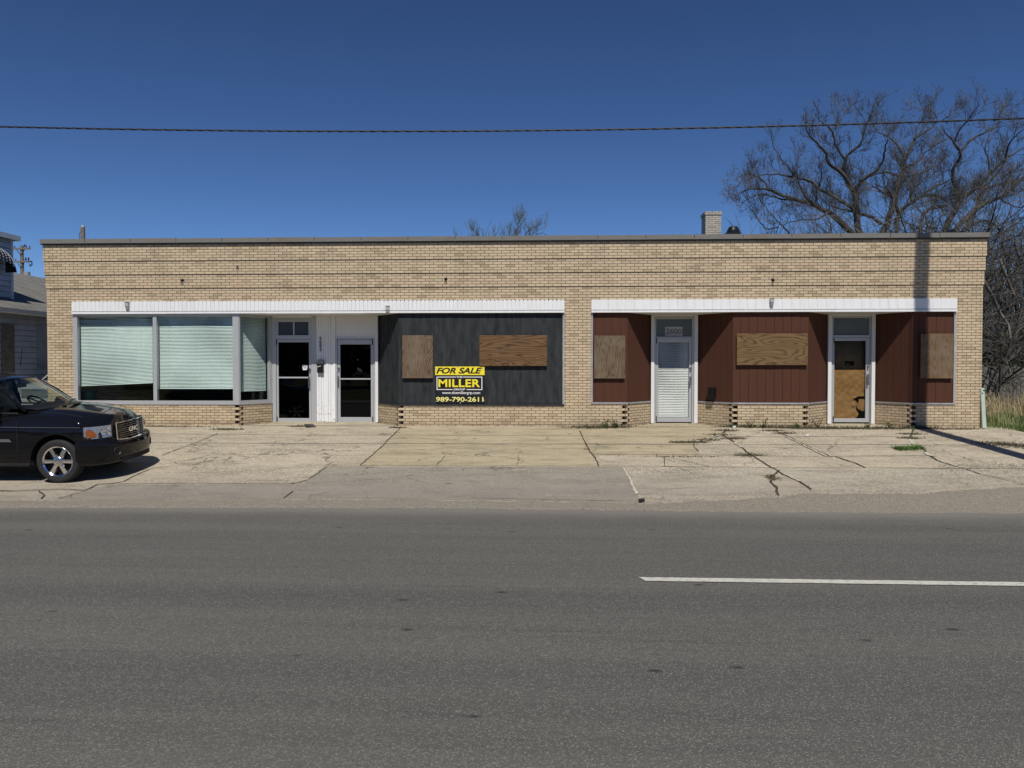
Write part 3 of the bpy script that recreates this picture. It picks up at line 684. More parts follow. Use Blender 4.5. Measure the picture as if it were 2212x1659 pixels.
# doors in the recesses -----------------------------------------------------------
def zz(py, px=1106, y=RC): return W(px, py, y).z
def xr(px, y=RC): return wx(px, y)
def make_door(fx, leaf, glass, bar=None, transom=None, tglass=None, pane=M['door_glass'], tpane=M['frosted'], handle='r', label=None, split=False, hz=(814, 838)):
    mid = (leaf[0]+leaf[1])/2
    f = MB(); z0 = .03
    ftop = ZS-.003 if transom else zz(leaf[2]-3.5, mid)
    for a, c in ((fx[0], leaf[0]), (leaf[1], fx[1])): f.fbox(FD, xr(a)+.001, xr(c)-.004, -.10, .012, z0, ftop)
    if transom:
        f.fbox(FD, xr(leaf[0]), xr(leaf[1])-.004, -.10, .010, zz(leaf[2]-.6, mid), zz(tglass[3], mid))
        f.fbox(FD, xr(leaf[0]), xr(leaf[1])-.004, -.10, .010, zz(tglass[2], mid), ftop)
        for a, c in ((leaf[0], tglass[0]), (tglass[1], leaf[1])): f.fbox(FD, xr(a), xr(c)-.004, -.09, .004, zz(tglass[3], mid)+.001, zz(tglass[2], mid)-.001)
        if split: f.fbox(FD, xr(mid)-.018, xr(mid)+.018, -.09, -.01, zz(tglass[3], mid)+.001, zz(tglass[2], mid)-.001)
    else: f.fbox(FD, xr(leaf[0]), xr(leaf[1])-.004, -.10, .010, zz(leaf[2]-.6, mid), ftop)
    fo = f.build('door_frame', M['alu'], bld)
    if transom:
        g = MB(); g.fbox(FD, xr(tglass[0])-.01, xr(tglass[1])+.01, -.05, -.044, zz(tglass[3], mid)-.01, zz(tglass[2], mid)+.01); g.build('transom_pane', tpane, fo)
    d = MB(); a0, a1, g0, g1 = xr(leaf[0])+.004, xr(leaf[1])-.008, xr(glass[0]), xr(glass[1]); zt_, zb_ = zz(leaf[2], mid), zz(leaf[3], mid)+.012
    gt, gb = zz(glass[2], mid), zz(glass[3], mid)
    d.fbox(FD, a0, g0, -.045, -.002, zb_, zt_); d.fbox(FD, g1, a1, -.045, -.002, zb_, zt_)
    d.fbox(FD, g0, g1, -.045, -.002, zb_, gb); d.fbox(FD, g0, g1, -.045, -.002, gt, zt_)
    if bar: d.fbox(FD, g0, g1, -.03, .012, zz(bar[1], mid), zz(bar[0], mid))
    do = d.build('door', M['alu'], bld, bevel=.003)
    if label: do['label'] = label
    g = MB(); g.fbox(FD, g0-.01, g1+.01, -.028, -.022, gb-.01, gt+.01); g.build('pane', pane, do)
    h = MB(); hx = (g1+a1)/2 if handle == 'r' else (a0+g0)/2
    za, zb2 = zz(hz[1], mid), zz(hz[0], mid)
    h.fbox(FD, hx-.028, hx-.012, -.001, .06, za, za+.03); h.fbox(FD, hx-.028, hx-.012, -.001, .06, zb2-.03, zb2); h.fbox(FD, hx-.032, hx+.012, .05, .066, za, zb2)
    h.build('handle', M['satin'], do, bevel=.003)
    h = MB(); zl = zb2+.20
    h.lathe([(.0,-.024),(.026,-.024),(.026,-.004),(.0,-.004)], 16, (hx, RC, zl), 'y'); h.fbox(FD, hx-.018, hx+.018, -.001, .004, zl-.11, zl-.03); h.build('lock', M['satin'], do)
    hx2 = a0+.012 if handle == 'r' else a1-.012
    for z in (zb_+.02, zt_-.14):
        k = MB(); k.tube([(hx2, RC-.012, z), (hx2, RC-.012, z+.13)], .011, 8); k.build('hinge', M['mailbox'], do)
    return do, fo
d1, f1 = make_door((588.5, 684), (597, 672.5, 733.3, 913.3), (601.5, 667.5, 739.3, 903.3), (814, 817.2), True, (602, 667, 695.5, 724.3), split=True, tpane=simple('dusty_transom_glass', (.048,.053,.060), .25, 0, .15, 3), label='grey framed glass shop door with a small sign reading PULL')
m = MB(); m.fbox(FD, xr(592), xr(675), .014, .10, zz(686.5, 630), ZS-.004); m.build('door_closer_box', M['white_wood'], bld)
d2, f2 = make_door((725, 811), (729, 806.5, 733.3, 913.3), (735, 801, 744, 901.3), (817.2, 820), handle='l', hz=(812, 832), label='grey framed glass shop door below a blank white panel')
d3, f3 = make_door((1413, 1498.7), (1416.8, 1494.5, 730.3, 912.5), (1422.2, 1488.6, 738.7, 902.3), None, True, (1417.5, 1494, 689.3, 727.3), pane=M['clear'], hz=(812, 832), label='grey framed glass door with white slatted blind behind it')
d4, f4 = make_door((1795.2, 1880.6), (1799.4, 1879, 729.6, 913), (1802.4, 1870.2, 736.3, 903.9), None, True, (1798.5, 1877, 686.8, 724.2), pane=M['clear'], hz=(808, 832), label='grey framed glass door with torn brown paper behind it')
m = MB()                                                     # white boards between the two doors, panel over the second
n = 8; a0, a1 = xr(684), xr(725)
for i in range(n):
    q0, q1 = a0+(a1-a0)*i/n, a0+(a1-a0)*(i+1)/n
    m.fbox(FD, q0+.001, q1-.003, -.09, .012 if i in (0,1,5) else (.022 if i in (4,7) else .002), .035, ZS-.003)
m.build('boarding', M['white_peel'], bld)
m = MB(); m.fbox(FD, a1+.002, xr(811), -.09, .0, zz(732.2, 768), ZS-.003); m.fbox(FD, a1+.01, xr(811)-.01, .001, .012, zz(728, 768), zz(727, 768)); m.fbox(FD, a1+.002, a1+.03, .0, .010, zz(732.2, 768), ZS-.004)
m.fbox(FD, a1+.03, xr(808), .0, .010, ZS-.04, ZS-.004)
m.build('panel', M['white_wood'], bld)
for i, (a, c) in enumerate(((811.2, 817.5), (1405.8, 1412.8), (1498.9, 1506.8), (1787, 1795), (1881, 1889))):
    m = MB(); m.fbox(FD, xr(a), xr(c)-.002, -.10, .055, .03, ZS-.003); m.build('door_jamb', M['white_wood'], bld, bevel=.006)
for a, c in ((1413, 1498.7), (1795.2, 1880.6)): one('door_header', M['white_wood'], FD, xr(a), xr(c), .012, .045, zz(683, (a+c)/2), ZS-.004)
for (a, c, i, j) in ((588, 817, 0, 1), (1406, 1507, 2, 3), (1787, 1889, 4, 5)):
    m = MB(); m.box(xr(a)+.01, xr(c)-.01, RC-.16, RC+.05, -.05, .028); m.build('threshold', M['con_thresh'], bld, bevel=.006)
    m = MB(); P_ = [PA[i], PA[j], (PB[j][0], RC), (PB[i][0], RC)]
    m.add([(P_[0][0]+.15, -.02, .003), (P_[1][0]-.15, -.02, .003), (P_[2][0], RC, .004), (P_[3][0], RC, .004)], [(0,1,2,3)]); m.build('doorstep', M['con_thresh'], bld)
bl = slats(FD, xr(1422, RC+.09), xr(1489, RC+.09), zz(901, 1455, RC+.09), zz(738, 1455, RC+.09), -.075, .0, False, 6, .043)
tag(bl.build('window_blind', M['blind']), 'white slatted blind behind the door numbered 2600', 'window blind', 'slatted blinds in the shop windows')
# numbers
def put(o, loc, parent=None):
    o.location = loc
    if parent is not None: o.parent = parent
    return o
m = MB(); px0, px1, py0, py1 = 1437, 1474.3, 705.7, 725.3
xx0, xx1, za, zb2 = xr(px0), xr(px1), zz(py1, 1455), zz(py0, 1455)
m.fbox(FD, xx0, xx1, -.043, -.039, za, zb2); pl = m.build('number_plate', M['plate'], bld)
put(text_mesh('2600', 'lettering', M['grey_letters'], (xx1-xx0)*.90, (zb2-za)*.56, .002, .004), ((xx0+xx1)/2, RC+.038, (za+zb2)/2), pl)
hn = []
for i, ch in enumerate('2602'):
    y0, y1 = 540+i*40.5, 574+i*40.5
    p0 = (840+y0/3.687)*.73733; p1 = (840+y1/3.687)*.73733
    hn.append((ch, .058, zz(p0, 692)-zz(p1, 692), (xr(693.2), RC-.026, (zz(p0, 692)+zz(p1, 692))/2), dict(ext=.006, bold=.018)))
text_lines(hn, 'house_number', M['grey_letters'], bld)
m = MB(); sx0, sx1, sz0, sz1 = xr(652.8), xr(663.7), zz(798.5, 658), zz(788.5, 658)
m.fbox(FD, sx0, sx1, -.0215, -.019, sz0+.03, sz1); m.fbox(FD, sx0+.01, sx1-.015, -.0215, -.019, sz0-.01, sz0+.022); m.build('pull_sign', M['sign_white'], d1)
put(text_mesh('PULL', 'lettering', M['grey_letters'], (sx1-sx0)*.84, (sz1-sz0)*.42, .001, .02), ((sx0+sx1)/2, RC+.0185, (sz0+.03+sz1)/2), d1)
# torn kraft paper behind the last door
m = MB(); nx, nz = 40, 70; u0, u1, z0, z1 = xr(1801, RC+.07), xr(1871, RC+.07), zz(904, 1836, RC+.07), zz(737, 1836, RC+.07)
zc = z0+(z1-z0)*.63
def torn(f, g):
    c = .63 + .10*math.sin(g*9) + .05*math.sin(g*23)
    if g < .42 and f > c+.02 and f < c+.12+.10*math.sin(g*17): return True
    if .40 < g < .46 and f > .68+(g-.43)*3: return True
    if g < .16 and f > .78: return True
    return False
pts = []; 
for j in range(nz+1):
    for i in range(nx+1):
        f, g = i/nx, j/nz
        x, z = u0+(u1-u0)*f, z0+(zc-z0)*g
        y = RC+.07+.030*mnoise.noise(Vector((x*4, z*3, 0)))+.014*mnoise.noise(Vector((x*11, z*9, 3)))-(.05 if abs(f-.62) < .05 and g < .45 else 0)*mnoise.noise(Vector((x*7, z*7, 9)))
        if j == nz: z += .012*mnoise.noise(Vector((x*8, 0, 0)))
        pts.append((x, y, z))
m.add(pts, [(j*(nx+1)+i, j*(nx+1)+i+1, (j+1)*(nx+1)+i+1, (j+1)*(nx+1)+i) for j in range(nz) for i in range(nx) if not torn((i+.5)/nx, (j+.5)/nz*1.0)])
m.box(u0, u1, RC+.11, RC+.115, zc-.05, z1+.02, 2)  # upper part of the paper, its shade put into a darker colour
m.box(u0+.30, u0+.52, RC+.095, RC+.105, zc+.10, zc+.22, 1)
tag(m.build('brown_paper', [M['paper'], M['mailbox'], simple('shade_darkened_paper', (.15,.115,.075), .8, 0, .15, 3)], smooth=True), 'torn crumpled brown kraft paper taped inside the last glass door', 'paper')

for px, py in ((963.5, 603), (1667.6, 604.5), (516, 575), (396, 605.5)):
    x, z = wx(px, -.02), wz(py, -.02, px); m = MB()
    m.tube([(x, .0, z), (x, -.07, z)], .012, 8); m.tube([(x+.026*math.cos(q*math.pi/6), -.075, z-.02+.026*math.sin(q*math.pi/6)) for q in range(13)], .008, 6, False); m.lathe([(.0, -.004), (.04, -.002), (.045, .02)], 12, (x, -.02, z), 'y'); m.build('anchor_bolt', M['mailbox'], bld)
# things fixed to the front -----------------------------------------------------
def ply(x0, x1, y0, y1, mat, label, vert):
    a, c, z0, z1 = wx(x0), wx(x1), wz(y1, 0, (x0+x1)/2), wz(y0, 0, (x0+x1)/2)
    m = MB(); K = 10
    m.box(a, c, -.052, -.034, z0, z1); m.box(a+.03, c-.03, -.033, .028, z0+.03, z1-.03)
    o = m.build('plywood_board', mat, bevel=.003); tag(o, label, 'plywood board', 'plywood boards over the windows')
    for fx in (.06, .5, .94):
        for fz in (.08, .92):
            s = MB(); s.lathe([(0, -.003), (.008, -.002), (.008, .002), (0, .002)], 8, (a+(c-a)*fx, -.052, z0+(z1-z0)*fz), 'y'); s.build('screw', M['mailbox'], o)
    return o
ply(870, 935.7, 724.4, 816.8, M['ply_a'], 'upright weathered plywood board on the black siding beside the for sale sign', True)
ply(1036, 1181.6, 724.2, 790.4, M['ply_b'], 'wide orange brown plywood board on the black siding above the sign corner', False)
ply(1283, 1350, 725, 817.5, M['ply_c'], 'upright grey brown plywood board on red siding next to the brick pillar', True)
ply(1590.2, 1743.2, 720.4, 788.6, M['ply_d'], 'wide yellowish plywood board on red siding between the two narrow doors', False)
ply(1986.5, 2056.5, 721, 817.3, M['ply_e'], 'dark upright plywood board crossed by the pole shadow on red siding', True)

sx0, sx1 = wx(940.4), wx(1046.8); zb1, zt1 = wz(870.8, 0, 993), wz(791.8, 0, 993); SWd, SH = sx1-sx0, zt1-zb1
sg = empty('for_sale_sign', (sx0, -.012, zb1), 'yellow and black FOR SALE sign with phone number on the black siding', 'sign')
m = MB(); m.box(0, SWd, -.012, .034, 0, SH*.765); m.build('sign_board', M['sign_black'], sg)
m = MB(); m.box(-.002, SWd, -.013, .033, SH*.769, SH); m.build('rider_panel', M['yellow'], sg)
def T(body, cx, cz, w_, h_, **kw): return (body, w_*SWd, h_*SH, (cx*SWd, -.0125, cz*SH), dict(ext=.0015, **kw))
text_lines([T('FOR SALE', .485, .888, .93, .165, bold=.034, shear=.3)], 'lettering', M['sign_black'], sg).location.y = -.001
text_lines([T('MILLER', .487, .547, .845, .215, bold=.026, spacing=1.05)], 'lettering', M['yellow'], sg)
text_lines([T('THE', .49, .715, .125, .050, bold=.025), T('GROUP', .49, .377, .235, .052, bold=.025), T('www.themillergrp.com', .525, .275, .775, .095, bold=.014)], 'lettering', M['sign_white'], sg)
text_lines([T('989-790-2611', .497, .105, .96, .130, bold=.020)], 'lettering', M['pale_yellow'], sg)
m = MB()
def bar(x0, x1, z0, z1): m.box(x0*SWd, x1*SWd, -.0145, -.011, z0*SH, z1*SH)
bar(.028, .42, .703, .724); bar(.565, .955, .703, .724); bar(.028, .355, .362, .383); bar(.635, .955, .362, .383); bar(.028, .045, .3835, .7025); bar(.938, .955, .3835, .7025)
m.build('border_line', M['sign_white'], sg)
for fx, fz in ((.01, .95), (.46, .985), (.97, .94), (.02, .05), (.51, .01), (.99, .08)):
    m = MB(); m.lathe([(0,-.006),(.014,-.004),(.016,0),(0,0)], 10, (fx*SWd, -.0145, fz*SH), 'y'); m.build('screw', M['lampbox'], sg)
def wall_light(px, py0, py1, label):
    x, z0, z1 = wx(px), wz(py1, 0, px), wz(py0, 0, px)
    o = empty('wall_light', (x, -.055, z0), label, 'wall light', 'small lights on the white fascia')
    m = MB(); m.box(-.045, .045, -.085, .0, (z1-z0)*.35, z1-z0); m.prism([(-.05,-.10,(z1-z0)*.98),(.05,-.10,(z1-z0)*.98),(.05,-.0,(z1-z0)*1.06),(-.05,-.0,(z1-z0)*1.06)], (0,0,.012)); m.build('housing', M['lampbox'], o, bevel=.006)
    m = MB(); m.box(-.036, .036, -.07, -.005, 0, (z1-z0)*.35); m.build('lens', M['steel'], o, bevel=.01)
wall_light(280.5, 653.5, 668, 'small grey wall light on ribbed fascia above the crooked blind')
wall_light(839.3, 662, 676, 'small grey wall light on the fascia above the black siding corner')
wall_light(1664, 645.5, 659.5, 'small grey wall light on smooth fascia above the yellowish plywood board')
def mailbox(F, u, z, wd, h, label, slip):
    o, uu, n = F; ang = math.atan2(uu[1], uu[0])
    e = empty('mailbox', (o[0]+uu[0]*u, o[1]+uu[1]*u, z), label, 'mailbox', None, ang)
    m = MB(); d = .10
    m.prism([(-wd/2, -.0, 0), (-wd/2, -d, 0), (-wd/2, -d*1.05, h*.72), (-wd/2, -d*.8, h*.98), (-wd/2, 0, h)], (wd, 0, 0)); m.build('body', M['mailbox'], e, bevel=.006)
    m = MB(); m.prism([(-wd/2-.006, -d*1.14, h*.66), (-wd/2-.006, -d*1.16, h*.76), (-wd/2-.006, -d*.84, h*1.02), (-wd/2-.006, .0, h*1.035), (-wd/2-.006, .0, h*1.005), (-wd/2-.006, -d*.80, h*.985), (-wd/2-.006, -d*1.08, h*.72)], (wd+.012, 0, 0)); m.build('lid', M['mailbox'], e)
    if slip:
        m = MB(); m.prism([(-wd*.40, -d*1.18, h*.46), (wd*.16, -d*1.18, h*.54), (wd*.20, -d*1.18, h*.62), (-wd*.40, -d*1.18, h*.54)], (0, .008, 0)); m.build('paper_slip', M['plate'], e)
mailbox(FD, xr(693.6), zz(805.3, 693), .165, .315, 'black wall mailbox on the white boards between two glass doors', True)
u_, z_ = onframe(FR[3][0], 1540.5, 861.5)
mailbox(FR[3][0], u_, z_, .18, .28, 'small black mailbox on the angled red siding beside the 2600 door', False)

# roof things
def chim():
    y = 6.0; x0, x1 = wx(1522, y), wx(1556, y); z1 = wz(457, y, 1540)
    m = MB(); m.box(x0, x1, y, y+.62, 4.4, z1-.10); m.box(x0-.025, x1+.025, y-.025, y+.645, z1-.10, z1); m.box(x0+.12, x1-.12, y+.12, y+.5, z1, z1+.02)
    m.build('chimney', M['grey_brick'], bld)
chim()
y = 5.0; m = MB(); x0, x1 = wx(1568, y), wx(1598, y); m.box(x0, x1, y, y+.5, 4.4, wz(501, y, 1580)); xm = wx(1586, y)
m.lathe([(.0, .24), (.13, .20), (.20, .08), (.20, 0)], 16, (xm, y+.25, wz(501, y, 1580)), 'z'); m.build('roof_vent', M['mailbox'], bld)
y = .55
for k, px in enumerate((2786, 2808)):
    m = MB(); x = min(wx(px*.73733, y), X1-.45+.32*k); m.prism([(x-.13, y, 4.4), (x+.13, y, 4.4), (x+.13, y, 4.86), (x+.03, y, 4.98-.06*k), (x-.13, y, 4.84)], (0, .3, 0))
    m.build('roof_vent', M['mailbox'], bld)
# pale green post leaning by the corner
m = MB(); a = W(2123.5, 838, -.05); c = W(2127, 918, -.12)
m.prism([(a.x-.035, -.02, a.z), (a.x+.05, -.02, a.z), (c.x+.05, -.12, 0), (c.x-.045, -.12, 0)], (0, .05, 0)); 
o = m.build('marker_post', M['pale_green'], bevel=.004); tag(o, 'pale green flat metal post leaning at the brick corner by the grass', 'post')
s = MB(); s.box(a.x-.02, a.x+.02, -.085, -.079, .12, .20); s.box(a.x-.02, a.x+.02, -.085, -.079, .9, .93); wparent(s.build('bracket', M['mailbox']), o)

# ------------------------------------------------------------------ vehicles
def interp(tab, x):
    if x <= tab[0][0]: return tab[0][1]
    for (a, p), (c, q) in zip(tab, tab[1:]):
        if x <= c: return p+(q-p)*(x-a)/(c-a)
    return tab[-1][1]
OUT = [(.905,0),(.903,.12),(.897,.24),(.885,.36),(.862,.48),(.825,.60),(.77,.70),(.69,.79),(.58,.865),(.45,.912),(.28,.935),(.0,.945),(-.35,.95),(-.8,.952),(-1.3,.952),(-1.8,.952),(-2.3,.95),(-2.87,.945),(-3.3,.935),(-3.6,.91),(-3.8,.85),(-3.91,.72),(-3.95,.5),(-3.96,.25),(-3.96,0)]
NOSE = [(y, x) for x, y in OUT[:11]]                          # front edge x as a function of |y|
SIDE = sorted((x, y) for x, y in OUT[1:-1])
def halfw(x): return interp(SIDE, x)
ECZ = [(-4.0,1.12),(-3.5,1.18),(-.9,1.22),(-.45,1.262),(0,1.225),(.35,1.165),(.55,1.112),(.70,1.058),(.80,1.024),(.86,.998),(.91,.968)]
def top_z(x, y):
    wv = max(halfw(x), .12); f = min(1, abs(y)/wv)
    bulge = .016*math.exp(-((f-.52)/.12)**2) if x > -.5 else 0
    return interp(ECZ, x) - .060*f**3.2 - .030*max(0, (f-.82)/.18)**2 + bulge*max(0, min(1, (.75-x)/.5)) - .012*(1-f)
def setback(x, z):                                        # the face above the bumper stands back from it
    t = max(0, min(1, (z-.625)/.055)); return .075*t*t*(3-2*t)*max(0, min(1, (x-.42)/.3))
def nose_x(y): return interp(NOSE, min(abs(y), .935))
def nose_n(y):                                            # outward normal in plan at signed y (front half)
    a, c = abs(y)-.01, abs(y)+.01
    dx = nose_x(c)-nose_x(max(a, 0)); dy = c-max(a, 0); n = Vector((dy, -dx, 0)).normalized()
    return Vector((n.x, n.y if y >= 0 else -n.y, 0))
def npatch(m, y0, y1, z0, z1, off, ny=10, nz=2, thick=.0, lean=.0, mi=0):
    rows = []
    for j in range(nz+1):
        g = j/nz; row = []
        for i in range(ny+1):
            f = i/ny; y = y0+(y1-y0)*f
            za = z0(f) if callable(z0) else z0; zb = z1(f) if callable(z1) else z1
            n = nose_n(y); z = za+(zb-za)*g
            x_ = nose_x(y); row.append((x_-setback(x_, z)+n.x*off-lean*(z-.62), y+n.y*off, z))
        rows.append(row)
    m.grid(rows, mi)
    if thick:
        back = [[(p[0]-nose_n(p[1]).x*thick, p[1]-nose_n(p[1]).y*thick, p[2]) for p in r] for r in rows]
        m.grid(back, mi, True)
        m.grid([rows[-1], back[-1]], mi); m.grid([back[0], rows[0]], mi)
        m.grid([[r[0] for r in rows], [r[0] for r in back]], mi); m.grid([[r[-1] for r in back], [r[-1] for r in rows]], mi)
def make_car(root, paint, detail=True, arch=True):
    # body shell ------------------------------------------------------------
    bm = bmesh.new(); cols = []
    def dens(o):
        r = []
        for (a, c) in zip(o, o[1:]):
            k = max(1, int(math.hypot(a[0]-c[0], a[1]-c[1])/.13)); r += [(a[0]+(c[0]-a[0])*i/k, a[1]+(c[1]-a[1])*i/k) for i in range(k)]
        return r+[o[-1]]
    O = dens(OUT)
    for idx, (x, y) in enumerate(O):
        a = O[max(idx-1, 0)]; c = O[min(idx+1, len(O)-1)]
        tx, ty = c[0]-a[0], c[1]-a[1]; L = math.hypot(tx, ty) or 1; nx, ny = ty/L, -tx/L
        if nx*(x+1.5)+ny*y < 0: nx, ny = -nx, -ny
        if idx == 0: nx, ny = 1, 0
        if idx == len(O)-1: nx, ny = -1, 0
        et = top_z(x, y); col = []
        flare = .018*math.exp(-((x)/.5)**2)+.018*math.exp(-((x+2.87)/.5)**2)
        front = max(0, min(1, (x-.5)/.35))
        prof = [(.27,.13),(.31,.05),(.40,.012),(.56,-.004),(.70,-.006-flare),(.84,-.004-flare*.5),(.925,.004),(.955,.012),(et-.055,.030+.012*front),(et-.018,.050+.03*front),(et,.085+.05*front)]
        for z, ins in prof:
            if z > et-.01 and z < et-.001: z = et-.018
            col.append(Vector((x-setback(x, z)-nx*ins, max(0, y-ny*ins), z)))
        e = col[-1]; tx = e.x if e.x < .30 else .30+(e.x-.30)*.55
        for f in (.10, .28, .48, .70, .88, 1.0):
            p = Vector((e.x+(tx-e.x)*f, e.y*(1-f), 0)); p.z = top_z(p.x, p.y)*min(1, f*2.5)+e.z*(1-min(1, f*2.5))
            col.append(p)
        u = Vector((x-nx*.2, y*.0, .27)); col.insert(0, Vector((min(x, .7) if x > 0 else max(x, -3.7), 0, .27)))
        cols.append(col)
    for sgn in (1, -1):
        vs = [[bm.verts.new((p.x, p.y*sgn, p.z)) for p in c] for c in cols]
        for i in range(len(vs)-1):
            for j in range(len(vs[0])-1):
                q = [vs[i][j], vs[i+1][j], vs[i+1][j+1], vs[i][j+1]]
                try: bm.faces.new(q if sgn > 0 else q[::-1])
                except ValueError: pass
    bmesh.ops.remove_doubles(bm, verts=bm.verts[:], dist=.0008)
    bmesh.ops.dissolve_degenerate(bm, edges=bm.edges[:], dist=.0005)
    bmesh.ops.recalc_face_normals(bm, faces=bm.faces[:])
    me = bpy.data.meshes.new('body'); bm.to_mesh(me); bm.free()
    for p in me.polygons: p.use_smooth = True
    body = bpy.data.objects.new('body', me); COL.objects.link(body)
    cut = MB()
    for x in (0, -2.87): cut.tube([(x, -1.2, .405), (x, 1.2, .405)], .435, 48)
    co = cut.build('cutter', M['dark']); md = body.modifiers.new('b', 'BOOLEAN'); md.operation = 'DIFFERENCE'; md.solver = 'EXACT'; md.object = co
    dg = bpy.context.evaluated_depsgraph_get(); me2 = bpy.data.meshes.new_from_object(body.evaluated_get(dg))
    bpy.data.objects.remove(body); bpy.data.objects.remove(co)
    me2.materials.clear(); me2.materials.append(paint); me2.materials.append(M['black_plastic'])
    for p in me2.polygons:
        c = p.center
        p.use_smooth = True; p.material_index = 0
        for x in (0, -2.87):
            if (c.x-x)**2+(c.z-.405)**2 < .4375**2 and abs(p.normal.y) < .5: p.material_index = 1
    me2.set_sharp_from_angle(angle=R(38))
    body = bpy.data.objects.new('body', me2); COL.objects.link(body); body.parent = root
    # greenhouse -------------------------------------------------------------
    def roofz(x, y): return 1.785 - .050*(y/.62)**2 - .10*max(0, (x+1.42)/.3)**2*.45 - .04*max(0, (-x-3.2)/.5)**2
    m = MB(); rows = []
    for j in range(13):
        y = -.635+1.27*j/12; rows.append([(x, y*(1 if k else .97), roofz(x, y)) for k, x in enumerate([-1.16-.075*(y/.62)**2, -1.27, -1.5, -2.0, -2.6, -3.2, -3.6, -3.72])])
    m.grid(rows, 0, True); m.grid([[(p[0], p[1], p[2]-.045) for p in r] for r in rows])
    m.grid([rows[0], [(p[0], p[1]*.99, p[2]-.045) for p in rows[0]]]); m.grid([[(p[0], p[1]*.99, p[2]-.045) for p in rows[-1]], rows[-1]])
    m.grid([[r[0] for r in rows], [(r[0][0], r[0][1], r[0][2]-.045) for r in rows]], 0, True); m.grid([[r[-1] for r in rows], [(r[-1][0], r[-1][1], r[-1][2]-.045) for r in rows]])
    m.build('roof', paint, root, True, sharp=40)
    def base(y): return Vector((-.335-.30*(abs(y)/.76)**2.2, y, 1.272-.030*(abs(y)/.76)**2))
    def topp(y): return Vector((-1.16-.075*(y/.62)**2, y, roofz(-1.16, y)-.012))
    m = MB(); m.grid([[base(-.75+1.5*i/16).lerp(topp((-.75+1.5*i/16)*.79), j/8)+Vector((.02,0,.012))*math.sin(math.pi*j/8) for i in range(17)] for j in range(9)])
    m.build('windshield', M['car_glass'], root, True)
    for s_ in (-1, 1):
        m = MB(); m.tube([base(.77*s_)+Vector((.03, .0, -.03)), base(.765*s_).lerp(topp(.615*s_), .5)+Vector((.01,0,.012)), topp(.615*s_)+Vector((-.03, 0, -.005))], [.034,.030,.030], 8); m.build('windshield_pillar', paint, root, True)
        # door window band and pillars
        def sw(x, t): 
            f = t; return Vector((x-.0*t, s_*(.865-.235*f-.0*x), 1.185+.545*f))
        m = MB(); segs = [(-.80,-1.36,-1.52,-1.52),(-1.66,-1.60,-2.44,-2.44),(-2.56,-2.56,-3.60,-3.50)]
        for k, (b0, t0, t1, b1) in enumerate(((-.76,-1.24,-1.66,-1.70),(-1.80,-1.76,-2.52,-2.56),(-2.66,-2.62,-3.50,-3.58))):
            m.quad(sw(b0, .04), sw(b1, .04), sw(t1, .95), sw(t0, .95))
        m.build('side_window', M['car_glass'], root)
        for k, (xb_, xt_) in enumerate(((-1.75,-1.71),(-2.61,-2.57),(-3.62,-3.55))):
            m = MB(); m.tube([sw(xb_, .0)+Vector((0,-.02*s_,0)), sw(xt_, 1.0)+Vector((0,-.02*s_,0))], .042, 6); m.build('window_pillar', paint, root)
        m = MB(); m.tube([sw(-.68, .015), sw(-1.7, .015), sw(-3.66, .03)], .016, 6); m.build('window_trim', M['black_plastic'], root)
        m = MB(); m.tube([Vector((-1.55, s_*.565, 1.762)), Vector((-1.75, s_*.565, 1.80)), Vector((-3.2, s_*.565, 1.80)), Vector((-3.45, s_*.565, 1.76))], .014, 6); m.build('roof_rail', M['black_plastic'], root)
    m = MB(); m.quad(Vector((-3.72,-.60,1.70)), Vector((-3.72,.60,1.70)), Vector((-3.90,.74,1.12)), Vector((-3.90,-.74,1.12))); m.build('rear_window', M['car_glass'], root)
    # cabin ----------------------------------------------------------------
    m = MB(); m.grid([[(x, y, 1.235+dz_) for y in (-.72, -.4, 0, .4, .72)] for x, dz_ in ((-.42, .0), (-.72, .025), (-.9, .03), (-.98, -.08))]); m.build('dashboard', M['black_plastic'], root, True)
    for s_ in (-1, 1):
        m = MB()
        m.grid([[(x+.08, s_*.37+y*wd_, z+.03) for y in (-1, -.6, 0, .6, 1)] for x, z, wd_ in ((-1.60, 1.05, .25), (-1.70, 1.25, .25), (-1.78, 1.42, .22), (-1.80, 1.44, .12), (-1.79, 1.45, .09), (-1.80, 1.52, .14), (-1.83, 1.60, .13), (-1.88, 1.61, .12), (-1.90, 1.5, .14), (-1.90, 1.2, .25))], 0)
        m.build('front_seat', M['seat'], root, True)
    m = MB(); m.box(-2.75, -2.60, -.66, .66, 1.0, 1.46); m.build('rear_seat', M['seat'], root, bevel=.05)
    m = MB(); K = 24; c = Vector((-1.10, .38, 1.27)); ax = Vector((.55, 0, .83)); e1 = Vector((0,1,0)); e2 = ax.cross(e1)
    ring = [c+(e1*math.cos(2*math.pi*i/K)+e2*math.sin(2*math.pi*i/K))*.185 for i in range(K+1)]
    m.tube(ring, .017, 6, False); 
    for q in (0, 2.1, 4.2): m.tube([c, c+(e1*math.cos(q)+e2*math.sin(q))*.18], .016, 5)
    m.build('steering_wheel', M['black_plastic'], root, True)
    m = MB(); m.box(-1.17, -1.145, -.13, .13, 1.57, 1.65); m.box(-1.20, -1.17, -.01, .01, 1.63, 1.73); m.build('inside_mirror', M['black_plastic'], root)
    # front end --------------------------------------------------------------
    m = MB()
    prof = [(.27,-.07),(.30,.0),(.36,.026),(.46,.045),(.57,.045),(.625,.040),(.655,.022),(.668,-.07)]
